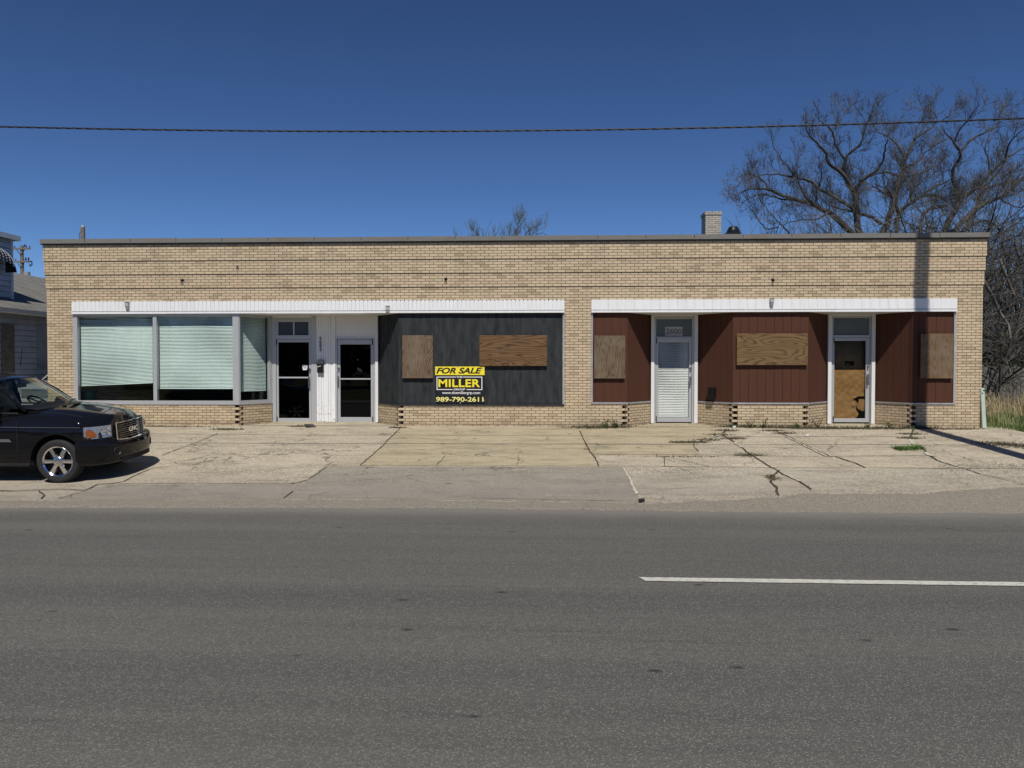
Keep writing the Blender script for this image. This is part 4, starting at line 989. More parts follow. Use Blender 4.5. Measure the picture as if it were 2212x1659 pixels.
    for sgn in (1,):
        N_ = 44; rows = []
        for z, off in prof:
            row = []
            for i in range(N_+1):
                f = -1+2*i/N_; y = math.copysign(min(abs(f)**.8, 1)*.93, f); n = nose_n(y)
                row.append((nose_x(y)+n.x*off, y+n.y*off, z+(.048*min(1, (abs(y)/.62)**3) if z > .5 else 0)))
            rows.append(row)
        m.grid(rows)
    m.build('bumper', paint, root, True, sharp=50)
    m = MB(); npatch(m, -.52, .52, .30, .375, .036, 16, 1); m.build('air_intake', M['dark'], root)
    # grille
    gy0, gy1 = -.475, .475; zlo, zhi = .675, .972
    def gz0(f): return zlo + .035*abs(2*f-1)**3
    m = MB(); npatch(m, gy0+.02, gy1-.02, gz0, zhi-.01, .010, 20, 2, 0, .06); m.build('grille', M['dark'], root)
    gr = root.children[-1] if False else None
    m = MB()
    for k in range(7):
        z = .715+.0365*k
        npatch(m, gy0+.03, gy1-.03, z-.0038, z+.0038, .026, 20, 1, .012, .06)
    m.build('grille_bar', M['dull_chrome'], root)
    m = MB()
    npatch(m, gy0-.02, gy1+.02, lambda f: gz0(f)-.024, gz0, .034, 24, 1, .022, .06)
    npatch(m, gy0-.02, gy1+.02, zhi, zhi+.013, .030, 24, 1, .018, .06)
    for s_ in (-1, 1):
        y0, y1 = (gy0-.022, gy0-.002) if s_ < 0 else (gy1-.050, gy1+.022)
        npatch(m, y0, y1, zlo+.015, zhi+.015, .036, 3, 4, .024, .06)
    m.build('grille_frame', M['chrome'], root, True, sharp=35)
    if detail:
        t = text_mesh('GMC', 'emblem', M['chrome'], .32, .09, .010, .03, 0, 1.0); t.parent = root
        t.rotation_euler = (0, 0, R(90)); t.location = (.846, 0, .826)
    for s_ in (-1, 1):
        ya, yb = (.905, .585)
        def hz0(f): return .748+.010*f
        def hz1(f): return .958+.006*f
        m = MB(); npatch(m, s_*ya, s_*yb, hz0, hz1, .012, 14, 3, .0, .03)
        lp = m.build('headlight', M['lamp'], root, True)
        m = MB(); npatch(m, s_*.890, s_*.800, lambda f: .775+.012*f*f, lambda f: .905-.075*f**2.2, .020, 8, 3, .0, .03); m.build('turn_signal', M['amber'], lp, True)
        for yy, zz_, r_ in ((.71, .845, .052), (.635, .90, .034), (.635, .81, .032)):
            m = MB(); n = nose_n(s_*yy); cc = Vector((nose_x(s_*yy)-setback(nose_x(s_*yy), zz_), s_*yy, zz_))+n*.012
            e1 = Vector((0,0,1)); e2 = n.cross(e1)
            ring = [cc+n*.008+(e1*math.cos(q*math.pi/10)+e2*math.sin(q*math.pi/10))*r_ for q in range(20)]
            m.add(ring+[cc-n*.004], [(i, (i+1) % 20, 20) for i in range(20)]); m.build('reflector', M['chrome'], lp, True)
        m = MB(); npatch(m, s_*(ya+.006), s_*(yb-.004), lambda f: hz0(f)-.006, lambda f: hz1(f)+.006, .030, 14, 3, .0, .03); m.build('lens', M['car_clear'], lp, True)
        m = MB(); npatch(m, s_*.80, s_*.665, .640, .672, .048, 6, 1, .02); m.build('marker_lamp', M['lamp'], root, True)
        m = MB(); n = nose_n(s_*.60); cc = Vector((nose_x(.60), s_*.60, .50))+n*.044; e1 = Vector((0,0,1)); e2 = n.cross(e1)
        for r0, r1, o0, o1 in ((.075,.066,.0,.008),(.066,.055,.008,-.01)):
            m.grid([[cc+n*o+(e1*math.cos(q*math.pi/12)+e2*math.sin(q*math.pi/12))*r for q in range(25)] for r, o in ((r0, o0), (r1, o1))])
        m.add([cc-n*.004+(e1*math.cos(q*math.pi/12)+e2*math.sin(q*math.pi/12))*.055 for q in range(24)], [tuple(range(24))]); m.build('fog_lamp', M['black_plastic'], root, True)
        # mirror, strips, handles
        m = MB(); yy = s_*1.06
        rows = []
        for q in range(9):
            f = q/8; x = -.92-.20*math.sin(f*math.pi*.5); k = math.sin(max(.12, min(1, f*1.15+.12))*math.pi*.5)
            rows.append([(x, yy+s_*.13*k*math.cos(p*math.pi/8), 1.21+.11*k*math.sin(p*math.pi/8)) for p in range(17)])
        m.grid(rows, 0, s_ > 0); m.add(rows[-1][:-1], [tuple(range(16))])
        m.tube([(-.98, s_*.86, 1.18), (-1.0, s_*1.0, 1.18)], .03, 6); m.build('side_mirror', paint, root, True, sharp=40)
        m = MB(); pts = [(x, s_*(halfw(x)+.004), .955+.012*(.4-x)) for x in (.40, .2, 0, -.3, -.6)]; m.tube(pts+[(-1.2, s_*.957, .975), (-2.4, s_*.956, .99), (-3.4, s_*.94, .995)], .0055, 5); m.build('pinstripe', M['satin'], root)
        m = MB()
        for x0, x1 in ((-.75, -1.62), (-1.70, -2.34)): m.prism([(x0, s_*.956, .715), (x1, s_*.956, .715), (x1, s_*.956, .765), (x0-.04, s_*.956, .765)], (0, s_*.018, 0))
        m.build('side_molding', M['satin'], root)
        m = MB()
        for x0 in (-.66, -1.66, -2.48):
            m.tube([(x0, s_*.954, .42), (x0-.005, s_*.958, .8), (x0-.01, s_*.945, 1.0), (x0-.02, s_*.90, 1.11)], .0055, 4)
        m.build('door_seam', M['dark'], root)
        m = MB(); m.tube([(-1.42, s_*.955, .98), (-1.45, s_*.985, .985), (-1.60, s_*.985, .985), (-1.63, s_*.955, .98)], .014, 6); m.build('door_handle', paint, root)
        m = MB(); m.box(-2.42, -.50, s_*.87-.05, s_*.87+.05, .285, .34); m.build('running_board', M['black_plastic'], root, bevel=.015)
        for x in (0, -2.87):
            m = MB(); pts = []
            for q in range(-8, 41):
                an = math.pi*q/32; px = x+.452*math.cos(an); pz = .405+.452*math.sin(an)
                if pz > .33: pts.append((px, s_*(halfw(px)+.012), pz))
            m.tube(pts, .017, 6); m.build('fender_lip', paint, root, True)
    # hood seams, wipers, antenna
    m = MB()
    for s_ in (-1, 1): m.tube([(x, s_*halfw(x)*.835, top_z(x, halfw(x)*.835)+.001) for x in (-.55, -.3, 0, .2, .36)], .005, 4)
    m.build('hood_seam', M['dark'], root)
    m = MB(); m.grid([[(base(y).x+dx, y, base(y).z+dz_) for y in [-.70+.14*k for k in range(11)]] for dx, dz_ in ((-.02, .006), (.05, .004), (.10, -.012))], 0, True); m.build('cowl', M['black_plastic'], root, True)
    for y0, y1 in ((-.60, -.05), (.05, .55)):
        m = MB(); m.tube([base(y0)+Vector((.03,0,.02)), base(y0+.1).lerp(topp(y0+.1), .06)+Vector((.03,0,.03)), base(y1).lerp(topp(y1), .05)+Vector((.03,0,.03))], .010, 5); m.build('wiper', M['black_plastic'], root)
    if detail:
        m = MB(); x, y = -1.55, -.0; z = roofz(x, y)-.01
        m.prism([(x+.09, y-.02, z), (x-.08, y-.03, z), (x-.10, y-.012, z+.10), (x-.055, y-.012, z+.105)], (0, .045, 0)); m.build('antenna', M['black_plastic'], root)
    # wheels ------------------------------------------------------------------
    for x in (0, -2.87):
        for s_ in (-1, 1):
            yw = s_*.83
            m = MB()
            prof = [(.250, -.095), (.262, -.116), (.31, -.128), (.345, -.122), (.366, -.100), (.373, -.07), (.375, -.068), (.366, -.064), (.366, -.056), (.375, -.052), (.376, -.004), (.367, .0), (.367, .006), (.376, .01), (.375, .052), (.366, .056), (.366, .064), (.375, .068), (.373, .07), (.366, .100), (.345, .122), (.31, .128), (.262, .116), (.250, .095)]
            m.lathe(prof, 64, (x, yw, .376)); ty = m.build('wheel', M['rubber'], root, True, sharp=30)
            f = lambda a: yw+s_*a                                   # a: outward distance from the wheel centre plane
            m = MB(); m.lathe([(.254, s_*.098), (.266, s_*.110), (.258, s_*.116), (.240, s_*.102), (.232, s_*.06), (.232, -s_*.09), (.25, -s_*.09)], 64, (x, yw, .376)); 
            C = Vector((x, f(.085), .376))
            for k in range(6):
                an = k*math.pi/3
                def P(r, t, d):
                    return (x+r*math.cos(an)-t*math.sin(an), f(d), .376+r*math.sin(an)+t*math.cos(an))
                m.add([P(.05,-.028,.100), P(.242,-.038,.088), P(.242,.038,.088), P(.05,.028,.100), P(.05,-.040,.06), P(.242,-.052,.05), P(.242,.052,.05), P(.05,.040,.06), P(.05,0,.106), P(.242,0,.094)],
                      [(0,1,9,8),(8,9,2,3),(0,4,5,1),(3,2,6,7),(1,5,6,2,9)])
            m.build('rim', M['chrome'], ty, True, sharp=30)
            m = MB(); m.lathe([(.0, s_*.120), (.070, s_*.117), (.086, s_*.106), (.092, s_*.085), (.098, s_*.06)], 32, (x, yw, .376)); m.build('hub_cap', M['satin'], ty, True, sharp=40)
            m = MB(); m.lathe([(.0, s_*.02), (.228, s_*.02), (.230, -s_*.05)], 32, (x, yw, .376)); m.build('brake_disc', M['dark'], ty)
            if detail and s_ < 0 and x == 0:
                t = text_mesh('GMC', 'emblem', M['steel'], .055, .014, .0015, .02); t.parent = ty; t.location = (x, f(.1195), .376)
M['dull_chrome'] = simple('dull_chrome', (.40,.40,.42), .25, 1, .05, 6)
M['car_clear'] = glass('clear_lamp_lens', (.97,.98,1.0), 1, 1.5)
d_ = ray(126.0, 1043.0); d_ = d_/d_.dot(FW); pc = CAM + d_*13.19          # near front tyre on the pavement
roll = math.atan(SL)*.75
suv = empty('parked_suv', (0, 0, 0), 'black sport utility vehicle with chrome six spoke wheels parked on the concrete apron', 'car')
suv.rotation_mode = 'XYZ'
Rm = Matrix.Rotation(TH, 4, 'Z') @ Matrix.Rotation(roll, 4, 'X')
org = Vector((pc.x, pc.y, gz(pc.y))) - (Rm @ Vector((0, -.95, 0)))
suv.matrix_world = Matrix.Translation(org) @ Rm
make_car(suv, M['black_paint'])
car = empty('parked_car', (-14.78, 3.2, 0), 'silver car in the gap beside the brick corner, mostly hidden behind the black vehicle', 'car', None, -math.pi/2)
make_car(car, M['silver_paint'], False); car.scale = (.95, .95, .87)

# ------------------------------------------------------------------ neighbouring house
XH, YH = -15.9, 11.4
hs = empty('clapboard_house', (XH, 0, 0), 'white clapboard house with grey shingle roof beyond the gap beside the brick building', 'house')
def hb(name, mat, m, **k): return wparent(m.build(name, mat, **k), hs)
ze = 3.22
m = MB(); z = -.1; pz = .17
while z < ze-.06:
    z1 = min(z+pz-.013, ze-.05); m.add([(XH+.030, -9, z), (XH+.030, YH, z), (XH, YH, z1), (XH, -9, z1)], [(0,1,2,3)]); m.add([(XH+.030, -9, z), (XH-.02, -9, z), (XH-.02, YH, z), (XH+.030, YH, z)], [(0,1,2,3)]); z += pz
hb('wall', M['white_clap'], m)
m = MB(); m.box(XH-8, XH-.025, -9, YH, -.1, ze-.06); hb('lap_shade_backing', M['dark'], m)  # near-black backing in the gaps paints the shade lines under the laps
m = MB(); sl = .40; xr0, xm = XH+.30, XH-4.4
def rz(x): return ze + sl*(xr0-x)
m.prism([(xr0, -9.3, rz(xr0)-.10), (xr0, -9.3, rz(xr0)), (xm, -9.3, rz(xm)), (2*xm-xr0, -9.3, rz(xr0)), (2*xm-xr0, -9.3, rz(xr0)-.10), (xm, -9.3, rz(xm)-.12)], (0, YH+9.6, 0))
ro = hb('roof', M['shingle'], m)
m = MB(); m.prism([(xr0-.02, -9.3, ze-.16), (xr0+.10, -9.3, ze-.13), (xr0+.11, -9.3, ze-.02), (xr0+.0, -9.3, ze-.03)], (0, YH+9.6, 0)); hb('gutter', M['white_wood'], m)
xw, y1 = XH-.72, W(28.5, 560, 4.6).y
m = MB(); yd = 4.12; z0, z1 = rz(xw)-.15, 5.46; z = z0
while z < z1-.02:
    q = min(z+pz-.013, z1); m.add([(xw+.016, -6, z), (xw+.016, yd, z), (xw, yd, q), (xw, -6, q)], [(0,1,2,3)]); m.add([(xw+.016, -6, z), (xw-.02, -6, z), (xw-.02, yd, z), (xw+.016, yd, z)], [(0,1,2,3)]); z += pz
hb('upper_wall', M['white_clap'], m); m = MB(); m.box(xw-5, xw-.025, -6, yd, z0, z1); hb('lap_shade_backing', M['dark'], m)  # same black backing as painted lap shade on the upper storey
m = MB(); m.box(xw-.06, xw+.03, yd-.08, yd+.02, z0+.1, z1); hb('corner_board', M['white_wood'], m)
m = MB(); m.box(xw-5.3, xw+.14, -6.3, yd+.12, z1, z1+.10); hb('upper_roof', M['shingle'], m)
m = MB(); m.box(xw+.14, xw+.18, -6.3, yd+.16, z1-.02, z1+.13); m.box(xw-5.3, xw+.14, yd+.12, yd+.16, z1-.02, z1+.13); hb('fascia', M['white_wood'], m)
def awning(y0, y1, zt, xw_, rr, name='awning'):
    m = MB(); rows = []
    for i in range(13):
        f = i/12; y = y0+(y1-y0)*f; k = math.sqrt(max(0, 1-(2*f-1)**2)); rows.append([(xw_+.05+rr*math.sin(a*math.pi/16), y+(0 if a < 8 else 0), zt-rr*1.15*(1-math.cos(a*math.pi/16))*1.0-(1-k)*.35) for a in range(9)])
    m.grid(rows); m.grid([[(p[0]-.01, p[1], p[2]-.012) for p in r] for r in rows], 0, True)
    m.add([p for p in rows[-1]]+[(xw_+.05, y1, rows[-1][-1][2])], [tuple(range(10))])
    o = hb(name, M['awning'], m, smooth=True)
    s = MB(); rr_ = random.Random(3)
    for i in range(1, 12):
        for a in range(1, 9):
            p = rows[i][a]; n = Vector((math.sin(a*math.pi/16), 0, math.cos(a*math.pi/16)*.8)).normalized(); c = Vector(p)+n*.006
            t1 = Vector((0,1,0)); t2 = n.cross(t1)
            s.add([c+(t1*math.cos(q*math.pi/3)+t2*math.sin(q*math.pi/3))*.028 for q in range(6)], [tuple(range(6))])
    d = s.build('dot_pattern', M['white_wood']); d.parent = o; return o
awning(2.0, 3.75, 5.16, xw, .36)
m = MB(); m.box(xw+.0, xw+.05, 2.1, 3.3, 4.05, 4.9); hb('window', M['dark'], m)
for y0, y1, za, zb_, mt in ((4.15, 5.0, 1.45, 2.85, 'clap_patch'), (6.0, 7.6, 1.0, 2.85, 'clap_patch')):
    m = MB(); m.box(XH+.012, XH+.03, y0, y1, za, zb_); hb('boarded_window', M[mt], m)
m = MB(); m.box(XH-.02, XH+.05, 2.55, 3.1, .1, 2.75); hb('door', M['pole_wood'], m)
m = MB(); m.tube([(XH+.05, 3.45, 2.05), (XH+.06, 3.4, 2.0), (XH+.06, 3.36, 1.75), (XH+.05, 3.34, 1.5)], .008, 5); hb('pipe', M['mailbox'], m)

# ------------------------------------------------------------------ poles and wires
def far_pole(px, y, ztop, arms, label, cap=False):
    p = W(px, 600, y); o = empty('utility_pole', (p.x, y, 0), label, 'utility pole'); m = MB(); m.tube([(0,0,-.2), (0,0,ztop*.5), (0,0,ztop)], [.20,.17,.14], 10); m.build('pole', M['pole_wood'], o)
    for k, (z, hw) in enumerate(arms):
        m = MB(); m.box(-hw, hw, -.20, -.10, z-.07, z+.07); a = m.build('crossarm', M['pole_wood'], o)
        for s_ in (-1, 1):
            s = MB(); s.tube([(s_*hw*.45, -.15, z-.06), (0, -.16, z-.55)], .025, 5); s.build('brace', M['mailbox'], o)
            for q in (.95, .62):
                s = MB(); s.lathe([(.0, .0), (.035, .02), (.055, .08), (.03, .12), (.05, .16), (.0, .2)], 8, (s_*hw*q, -.15, z+.07), 'z'); s.build('insulator', M['mailbox'], a)
    return o, p
o, p = far_pole(48, 46, 12.05, [(11.75, .85), (10.62, .72)], 'far utility pole with two crossarms above the neighbouring shingle roof')
s = MB(); s.tube([(.42, 0, 9.0), (.42, 0, 9.75)], .27, 12); s.box(-.1, .3, -.05, .05, 9.3, 9.4); s.build('transformer', M['steel'], o)
s = MB(); s.tube([(.72, -.15, 10.6), (1.0, -.2, 10.66), (1.04, -.2, 10.35), (.86, -.2, 10.2), (.84, -.2, 10.42)], .05, 5); s.build('cutout', M['mailbox'], o)
for k, (dx, z) in enumerate(((.38, 11.86), (.70, 10.72), (.45, 10.73))):
    m = MB(); m.lathe([(0, -.12), (.05, -.06), (.07, .02), (.045, .10), (.04, .15), (.0, .19)], 8, (0, 0, .12), 'z'); m.prism([(.0, -.03, .08), (-.17, -.02, .0), (-.17, .02, .0), (.0, .03, .08)], (0, 0, .02)); m.prism([(.03, -.01, .25), (.09, 0, .24), (.03, .01, .25)], (0, 0, .015))
    b_ = m.build('bird', M['black_plastic'], smooth=True); b_.location = (p.x+dx, 45.85, z); 
    tag(b_, ('small dark bird perched on the upper crossarm of the far pole', 'small dark bird at the outer end of the lower crossarm', 'small dark bird further in on the lower crossarm')[k], 'bird', 'birds on the far pole')
p2 = W(179, 500, 34); zt2 = W(179, 491, 34).z
o = empty('wooden_pole', (p2.x, 34, 0), 'bare grey pole top showing above the coping near the building corner', 'pole')
m = MB(); m.tube([(0,0,-.2), (0,0,zt2)], [.20,.15], 10); m.build('pole', M['pole_wood'], o)
m = MB(); m.lathe([(.0, .16), (.10, .12), (.12, .0), (.06, -.02), (.0, -.02)], 10, (0, 0, zt2), 'z'); m.build('cap', M['lampbox'], o); m = MB(); m.tube([(-.2, 0, zt2-1.2), (-.28, 0, zt2-.5), (-.05, 0, zt2-.1)], .02, 4); m.build('ground_wire', M['cable'], o)

XPOL, YPOL = 9.72, -6.15                                   # roadside pole just outside the frame: its shadow crosses the front
o = empty('street_pole', (XPOL, YPOL, gz(YPOL)), 'tall wooden roadside pole whose shadow falls across the brick front', 'utility pole')
m = MB(); m.tube([(0,0,-.3), (0,0,6), (0,0,15)], [.225,.205,.17], 16); m.build('pole', M['pole_wood'], o)
m = MB(); m.box(-1.2, 1.2, -.28, -.18, 14.2, 14.34); m.build('crossarm', M['pole_wood'], o)
def cable(name, a, c, sag, rad, label, mat=M['cable'], twist=0, n=90, k=6):
    a, c = Vector(a), Vector(c); m = MB()
    P = [a.lerp(c, i/n)-Vector((0,0,sag*4*(i/n)*(1-i/n))) for i in range(n+1)]
    if not twist: m.tube(P, rad, k)
    else:
        for ph in (0, 2.09, 4.19):
            m.tube([p+Vector((0, math.cos(i*twist+ph), math.sin(i*twist+ph)))*rad*.95 for i, p in enumerate(P)], rad, 5)
    o = m.build(name, mat, None, True); return tag(o, label, 'cable')
cable('overhead_cable', W(-1500, 190, -5.7), W(2460, 248, -5.7), -.0, .013, '', n=4) if False else None
A_, C_ = W(0, 273.5, -5.7), W(2212, 255.5, -5.7); B_ = W(1000, 283, -5.7)
# parabola through the three measured points, carried on to the poles beyond the frame
def par(x):
    x0, x1, x2 = A_.x, B_.x, C_.x
    return A_.z*(x-x1)*(x-x2)/((x0-x1)*(x0-x2)) + B_.z*(x-x0)*(x-x2)/((x1-x0)*(x1-x2)) + C_.z*(x-x0)*(x-x1)/((x2-x0)*(x2-x1))
m = MB(); xs = [-19+i*.11 for i in range(266)]; xs = [x for x in xs if x <= XPOL-.15]
for ph in (0, 2.09, 4.19):
    m.tube([(x, -5.7+.0105*math.cos(x*11+ph+.8*math.sin(x*1.3)), par(x)+.0095*math.sin(x*11+ph+.8*math.sin(x*1.3))) for x in xs], .0098, 5)
tag(m.build('overhead_cable', M['cable'], None, True), 'thick twisted black overhead cable crossing the sky above the brick building', 'cable')
zc_ = par(XPOL)
m = MB(); m.tube([(x, -8.4, 7.72+.0012*(x+4)**2) for x in [-40+i*1.0 for i in range(90)]], .022, 6)
tag(m.build('overhead_cable', M['cable'], None, True), 'higher cable over the road, above the view, casting the nearer thin shadow on the concrete', 'cable')
def dropwire(name, pts, rad, label):
    m = MB(); m.tube(pts, rad, 4); return tag(m.build(name, M['cable'], None, True), label, 'cable')
cr = Vector((X1+.02, .1, 4.62))
def sagline(a, c, s, n=24): return [Vector(a).lerp(Vector(c), i/n)-Vector((0,0,s*4*(i/n)*(1-i/n))) for i in range(n+1)]
dropwire('service_wire', sagline(cr+Vector((0,0,.05)), (22, 14, 10.5), .3), .012, 'thin black wire rising from the brick building corner towards the trees')
dropwire('service_wire', sagline((X1+.05, 2.5, 4.55), (24, 10, 7.6), .3), .010, 'lower thin black wire leaving the brick building side')
dropwire('roof_wire', sagline((wx(2030, .2), .2, 4.80), cr+Vector((-.05,.1,.14)), .10, 8), .009, 'short sagging black wire lying along the stone coping')
# ------------------------------------------------------------------ trees
def rvec(r): return Vector((r.gauss(0, 1), r.gauss(0, 1), r.gauss(0, 1))).normalized()
def branch(m, r, p, d, L, rad, k, wig, up, rend=.35, seg=None):
    n = seg or max(3, int(L/.45)); P = [p.copy()]; q = p.copy(); dd = d.copy()
    for i in range(n):
        dd = (dd + rvec(r)*wig + Vector((0,0,up))*(1/n)).normalized(); q = q + dd*(L/n); P.append(q.copy())
    m.tube(P, [rad*(1-(1-rend)*i/n) for i in range(n+1)], k, False); return P
def twigs(mt, mb, r, P, lens, rad, dens, depth, up, buds=.5, tmin=.25):
    L = sum((b-a).length for a, b in zip(P, P[1:])); n = max(1, int(L*dens+r.random()))
    for _ in range(n):
        t = tmin+(1-tmin)*r.random(); i = min(int(t*(len(P)-1)), len(P)-2); f = t*(len(P)-1)-i
        a = P[i].lerp(P[i+1], f); ax = (P[i+1]-P[i]).normalized()
        s = ax.orthogonal().normalized(); s = Matrix.Rotation(r.uniform(0, 6.283), 3, ax) @ s
        ang = r.uniform(.45, 1.05); d = (ax*math.cos(ang)+s*math.sin(ang)+Vector((0,0,up*.35))).normalized()
        ln = lens[0]*r.uniform(.45, 1.25)*(1-.35*t)
        if len(lens) > 1:
            Q = branch(mt, r, a, d, ln, rad, 3, .22, up, .4, max(3, int(ln/.4)))
            twigs(mt, mb, r, Q, lens[1:], rad*.55, dens*depth, depth, up, buds)
        else:
            Q = branch(mt, r, a, d, ln, max(rad, .0045), 3, .22, up, .5, 3)
            if mb is not None and r.random() < buds:
                c = Q[-1] if r.random() < .6 else Q[1]; e = rvec(r)*.03; g = rvec(r)*.022
                mb.add([c-e, c+g, c+e-Vector((0,0,.05)), c-g], [(0,1,2,3)])
def crop5(l): return [((((1250+a/4.424)-2000)*2.212), (((600+(b*.72+125)/4.424)-240)*2.212)) for a, b in l]
def tree(name, label, y, traced, seed, lens=(1.25, .70, .42), rad=.013, dens=3.4, depth=1.95, up=.40, base=None, buds=.35, mats=('bark','twig'), group='bare trees behind the brick building', yj=2.0, trunkz=True):
    r = random.Random(seed); mtk, mtw, mbd = MB(), MB(), MB()
    traced = [([(px, py if py > 330 else 330+(py-330)*.62) for px, py in pts], a_, b_) for pts, a_, b_ in traced] if base and group.startswith('bare') else traced
    allp = [W((2000+px/2.212)*.73733, (240+py/2.212)*.73733, y) for pts, _, _ in traced for px, py in pts]
    for li, (pts, r0, r1) in enumerate(traced):
        ph = r.uniform(0, 6.28); amp = yj*r.uniform(-1, 1) if li else 0
        P = []
        for i, (px, py) in enumerate(pts):
            yy = y + amp*(i/max(1, len(pts)-1)); P.append(W((2000+px/2.212)*.73733, (240+py/2.212)*.73733, yy))
        Q = []
        for i in range(len(P)-1):                        # Catmull-Rom through the points, with a little knottiness
            p0, p1, p2, p3 = P[max(i-1,0)], P[i], P[i+1], P[min(i+2, len(P)-1)]
            for s in range(4):
                t = s/4; q = .5*((2*p1)+(p2-p0)*t+(2*p0-5*p1+4*p2-p3)*t*t+(3*p1-p0-3*p2+p3)*t**3); Q.append(q+rvec(r)*.03)
        Q.append(P[-1])
        if base and li == 0: Q = [Vector((Q[0].x, y, 0)), Vector((Q[0].x, y, Q[0].z*.5))]+Q
        n = len(Q); mtk.tube(Q, [r0+(r1-r0)*i/(n-1) for i in range(n)], 8, False)
        twigs(mtw, mbd, r, Q, lens, rad, dens, depth, up, buds, .30 if li == 0 else .15)
    bx = Vector((allp[0].x, y, 0)); o = empty(name, bx, label, 'tree', group)
    wparent(mtk.build('trunk', M[mats[0]], None, True), o)
    if mbd.v: mtw.add(mbd.v, mbd.f, 1)
    wparent(mtw.build('crown', [M[mats[1]], M['bud']]), o)
    return o
tree('bare_tree', 'bare forked tree with wide limbs rising behind the coping beside the chimney', 18, [
  ([(1150,1000),(1128,880),(1115,720),(1060,640)], 0.186, 0.112), ([(1118,720),(1040,600),(945,530),(930,460),(870,395),(820,350),(790,250)], 0.105, 0.019),
  ([(1115,720),(1160,640),(1250,580),(1300,500),(1310,430),(1330,370)], 0.093, 0.019), ([(1040,600),(1055,500),(1110,440),(1160,390),(1180,280),(1230,100)], 0.081, 0.010),
  ([(1050,500),(990,400),(960,290),(900,220),(880,190)], 0.056, 0.010), ([(1130,870),(1080,800),(990,750),(900,700),(820,640),(740,620),(690,560),(620,470),(580,400)], 0.105, 0.012),
  ([(1180,280),(1200,200),(1240,110)], 0.031, 0.010), ([(960,290),(1010,220),(1050,90)], 0.031, 0.010), ([(740,620),(640,600),(540,600),(440,620),(370,650)], 0.050, 0.010)], 11, base=True)
tree('bare_tree', 'low spreading bare tree with limbs reaching out towards the chimney', 21, [
  ([(1110,1000),(1020,900),(950,850),(850,800),(760,770),(660,740)], 0.186, 0.081), ([(850,800),(780,720),(750,640),(740,560),(730,470)], 0.074, 0.012), ([(660,740),(560,700),(470,690),(390,710),(330,760)], 0.081, 0.012),
  ([(760,770),(640,760),(540,730),(460,740),(380,790)], 0.062, 0.012), ([(950,850),(860,890),(740,900),(640,930)], 0.062, 0.012), ([(560,700),(520,640),(450,600),(380,610),(330,640)], 0.050, 0.010), ([(620,940),(540,950),(470,860),(420,800)], 0.043, 0.010),
  ([(860,800),(870,700),(900,620),(880,540)], 0.056, 0.012), ([(700,990),(650,940),(560,840),(500,770)], 0.050, 0.012)], 12, lens=(1.5, .75, .4), dens=3.4, base=True)
tree('bare_tree', 'tall bare tree with upright crooked trunk in the middle of the cluster behind the coping', 19, [
  ([(1290,1000),(1340,880),(1375,760),(1410,640),(1430,560),(1442,490)], 0.174, 0.093), ([(1442,490),(1480,430),(1505,370),(1580,310),(1630,240),(1650,170),(1600,90)], 0.081, 0.010),
  ([(1440,490),(1390,410),(1340,360),(1260,310),(1240,250)], 0.062, 0.012), ([(1410,620),(1340,590),(1270,590),(1190,620),(1160,560)], 0.062, 0.012), ([(1430,560),(1520,520),(1590,440),(1700,380)], 0.062, 0.012),
  ([(1285,920),(1230,880),(1140,850),(1060,830),(960,800)], 0.099, 0.031), ([(1375,760),(1300,720),(1240,680),(1190,700)], 0.062, 0.019), ([(1505,370),(1520,270),(1570,160),(1560,80)], 0.043, 0.010), ([(1430,620),(1530,600),(1610,560),(1680,520)], 0.050, 0.012),
  ([(1630,240),(1720,160),(1740,80)], 0.031, 0.010)], 13, base=True)
tree('bare_tree', 'smaller dark bare tree with a stubby side limb between the taller trees', 17, [
  ([(1390,1000),(1395,880),(1420,830),(1480,790),(1560,740),(1650,740),(1710,780)], 0.124, 0.031), ([(1395,880),(1380,800),(1330,700),(1250,660)], 0.074, 0.019), ([(1540,1000),(1550,890),(1590,830),(1650,810),(1712,805)], 0.093, 0.062),
  ([(1560,740),(1620,680),(1700,650),(1760,620)], 0.056, 0.012), ([(1480,790),(1490,700),(1560,640),(1600,580)], 0.056, 0.012)], 14, lens=(1.5, .8, .4), base=True)
tree('bare_tree', 'large bare tree with two long upright limbs near the building corner', 18.5, [
  ([(1690,1000),(1725,900),(1765,830),(1800,760),(1860,720),(1920,670)], 0.174, 0.087), ([(1790,760),(1765,680),(1750,580),(1790,500),(1800,460),(1760,390),(1700,320),(1680,250)], 0.105, 0.012),
  ([(1920,670),(1990,600),(2050,540),(2090,500),(2150,460),(2230,420)], 0.087, 0.019), ([(1800,460),(1860,380),(1960,330),(2040,260),(2060,150),(2080,50)], 0.062, 0.010), ([(1760,390),(1790,300),(1850,200),(1880,120),(1920,30)], 0.043, 0.010),
  ([(1990,600),(1980,500),(1960,420),(1990,330)], 0.056, 0.012), ([(2090,500),(2120,400),(2180,330),(2240,280)], 0.043, 0.012)], 15, base=True)
tree('bare_tree', 'bare tree leaning outward over the building corner with long curved limbs', 17.5, [
  ([(1740,1000),(1800,920),(1880,840),(1960,790),(2050,750),(2120,700),(2220,610),(2330,560)], 0.149, 0.037), ([(1820,980),(1870,890),(1910,800),(1940,700),(2000,640),(2060,560),(2110,470)], 0.136, 0.019),
  ([(1850,935),(1920,905),(2000,910),(2040,950),(2080,1010)], 0.081, 0.037), ([(1960,690),(2050,660),(2150,640),(2260,640)], 0.062, 0.019), ([(1890,850),(1960,760),(1990,700)], 0.056, 0.012), ([(2120,700),(2170,620),(2230,540)], 0.050, 0.012), ([(2050,750),(2130,800),(2230,810)], 0.056, 0.012)], 16, base=True)
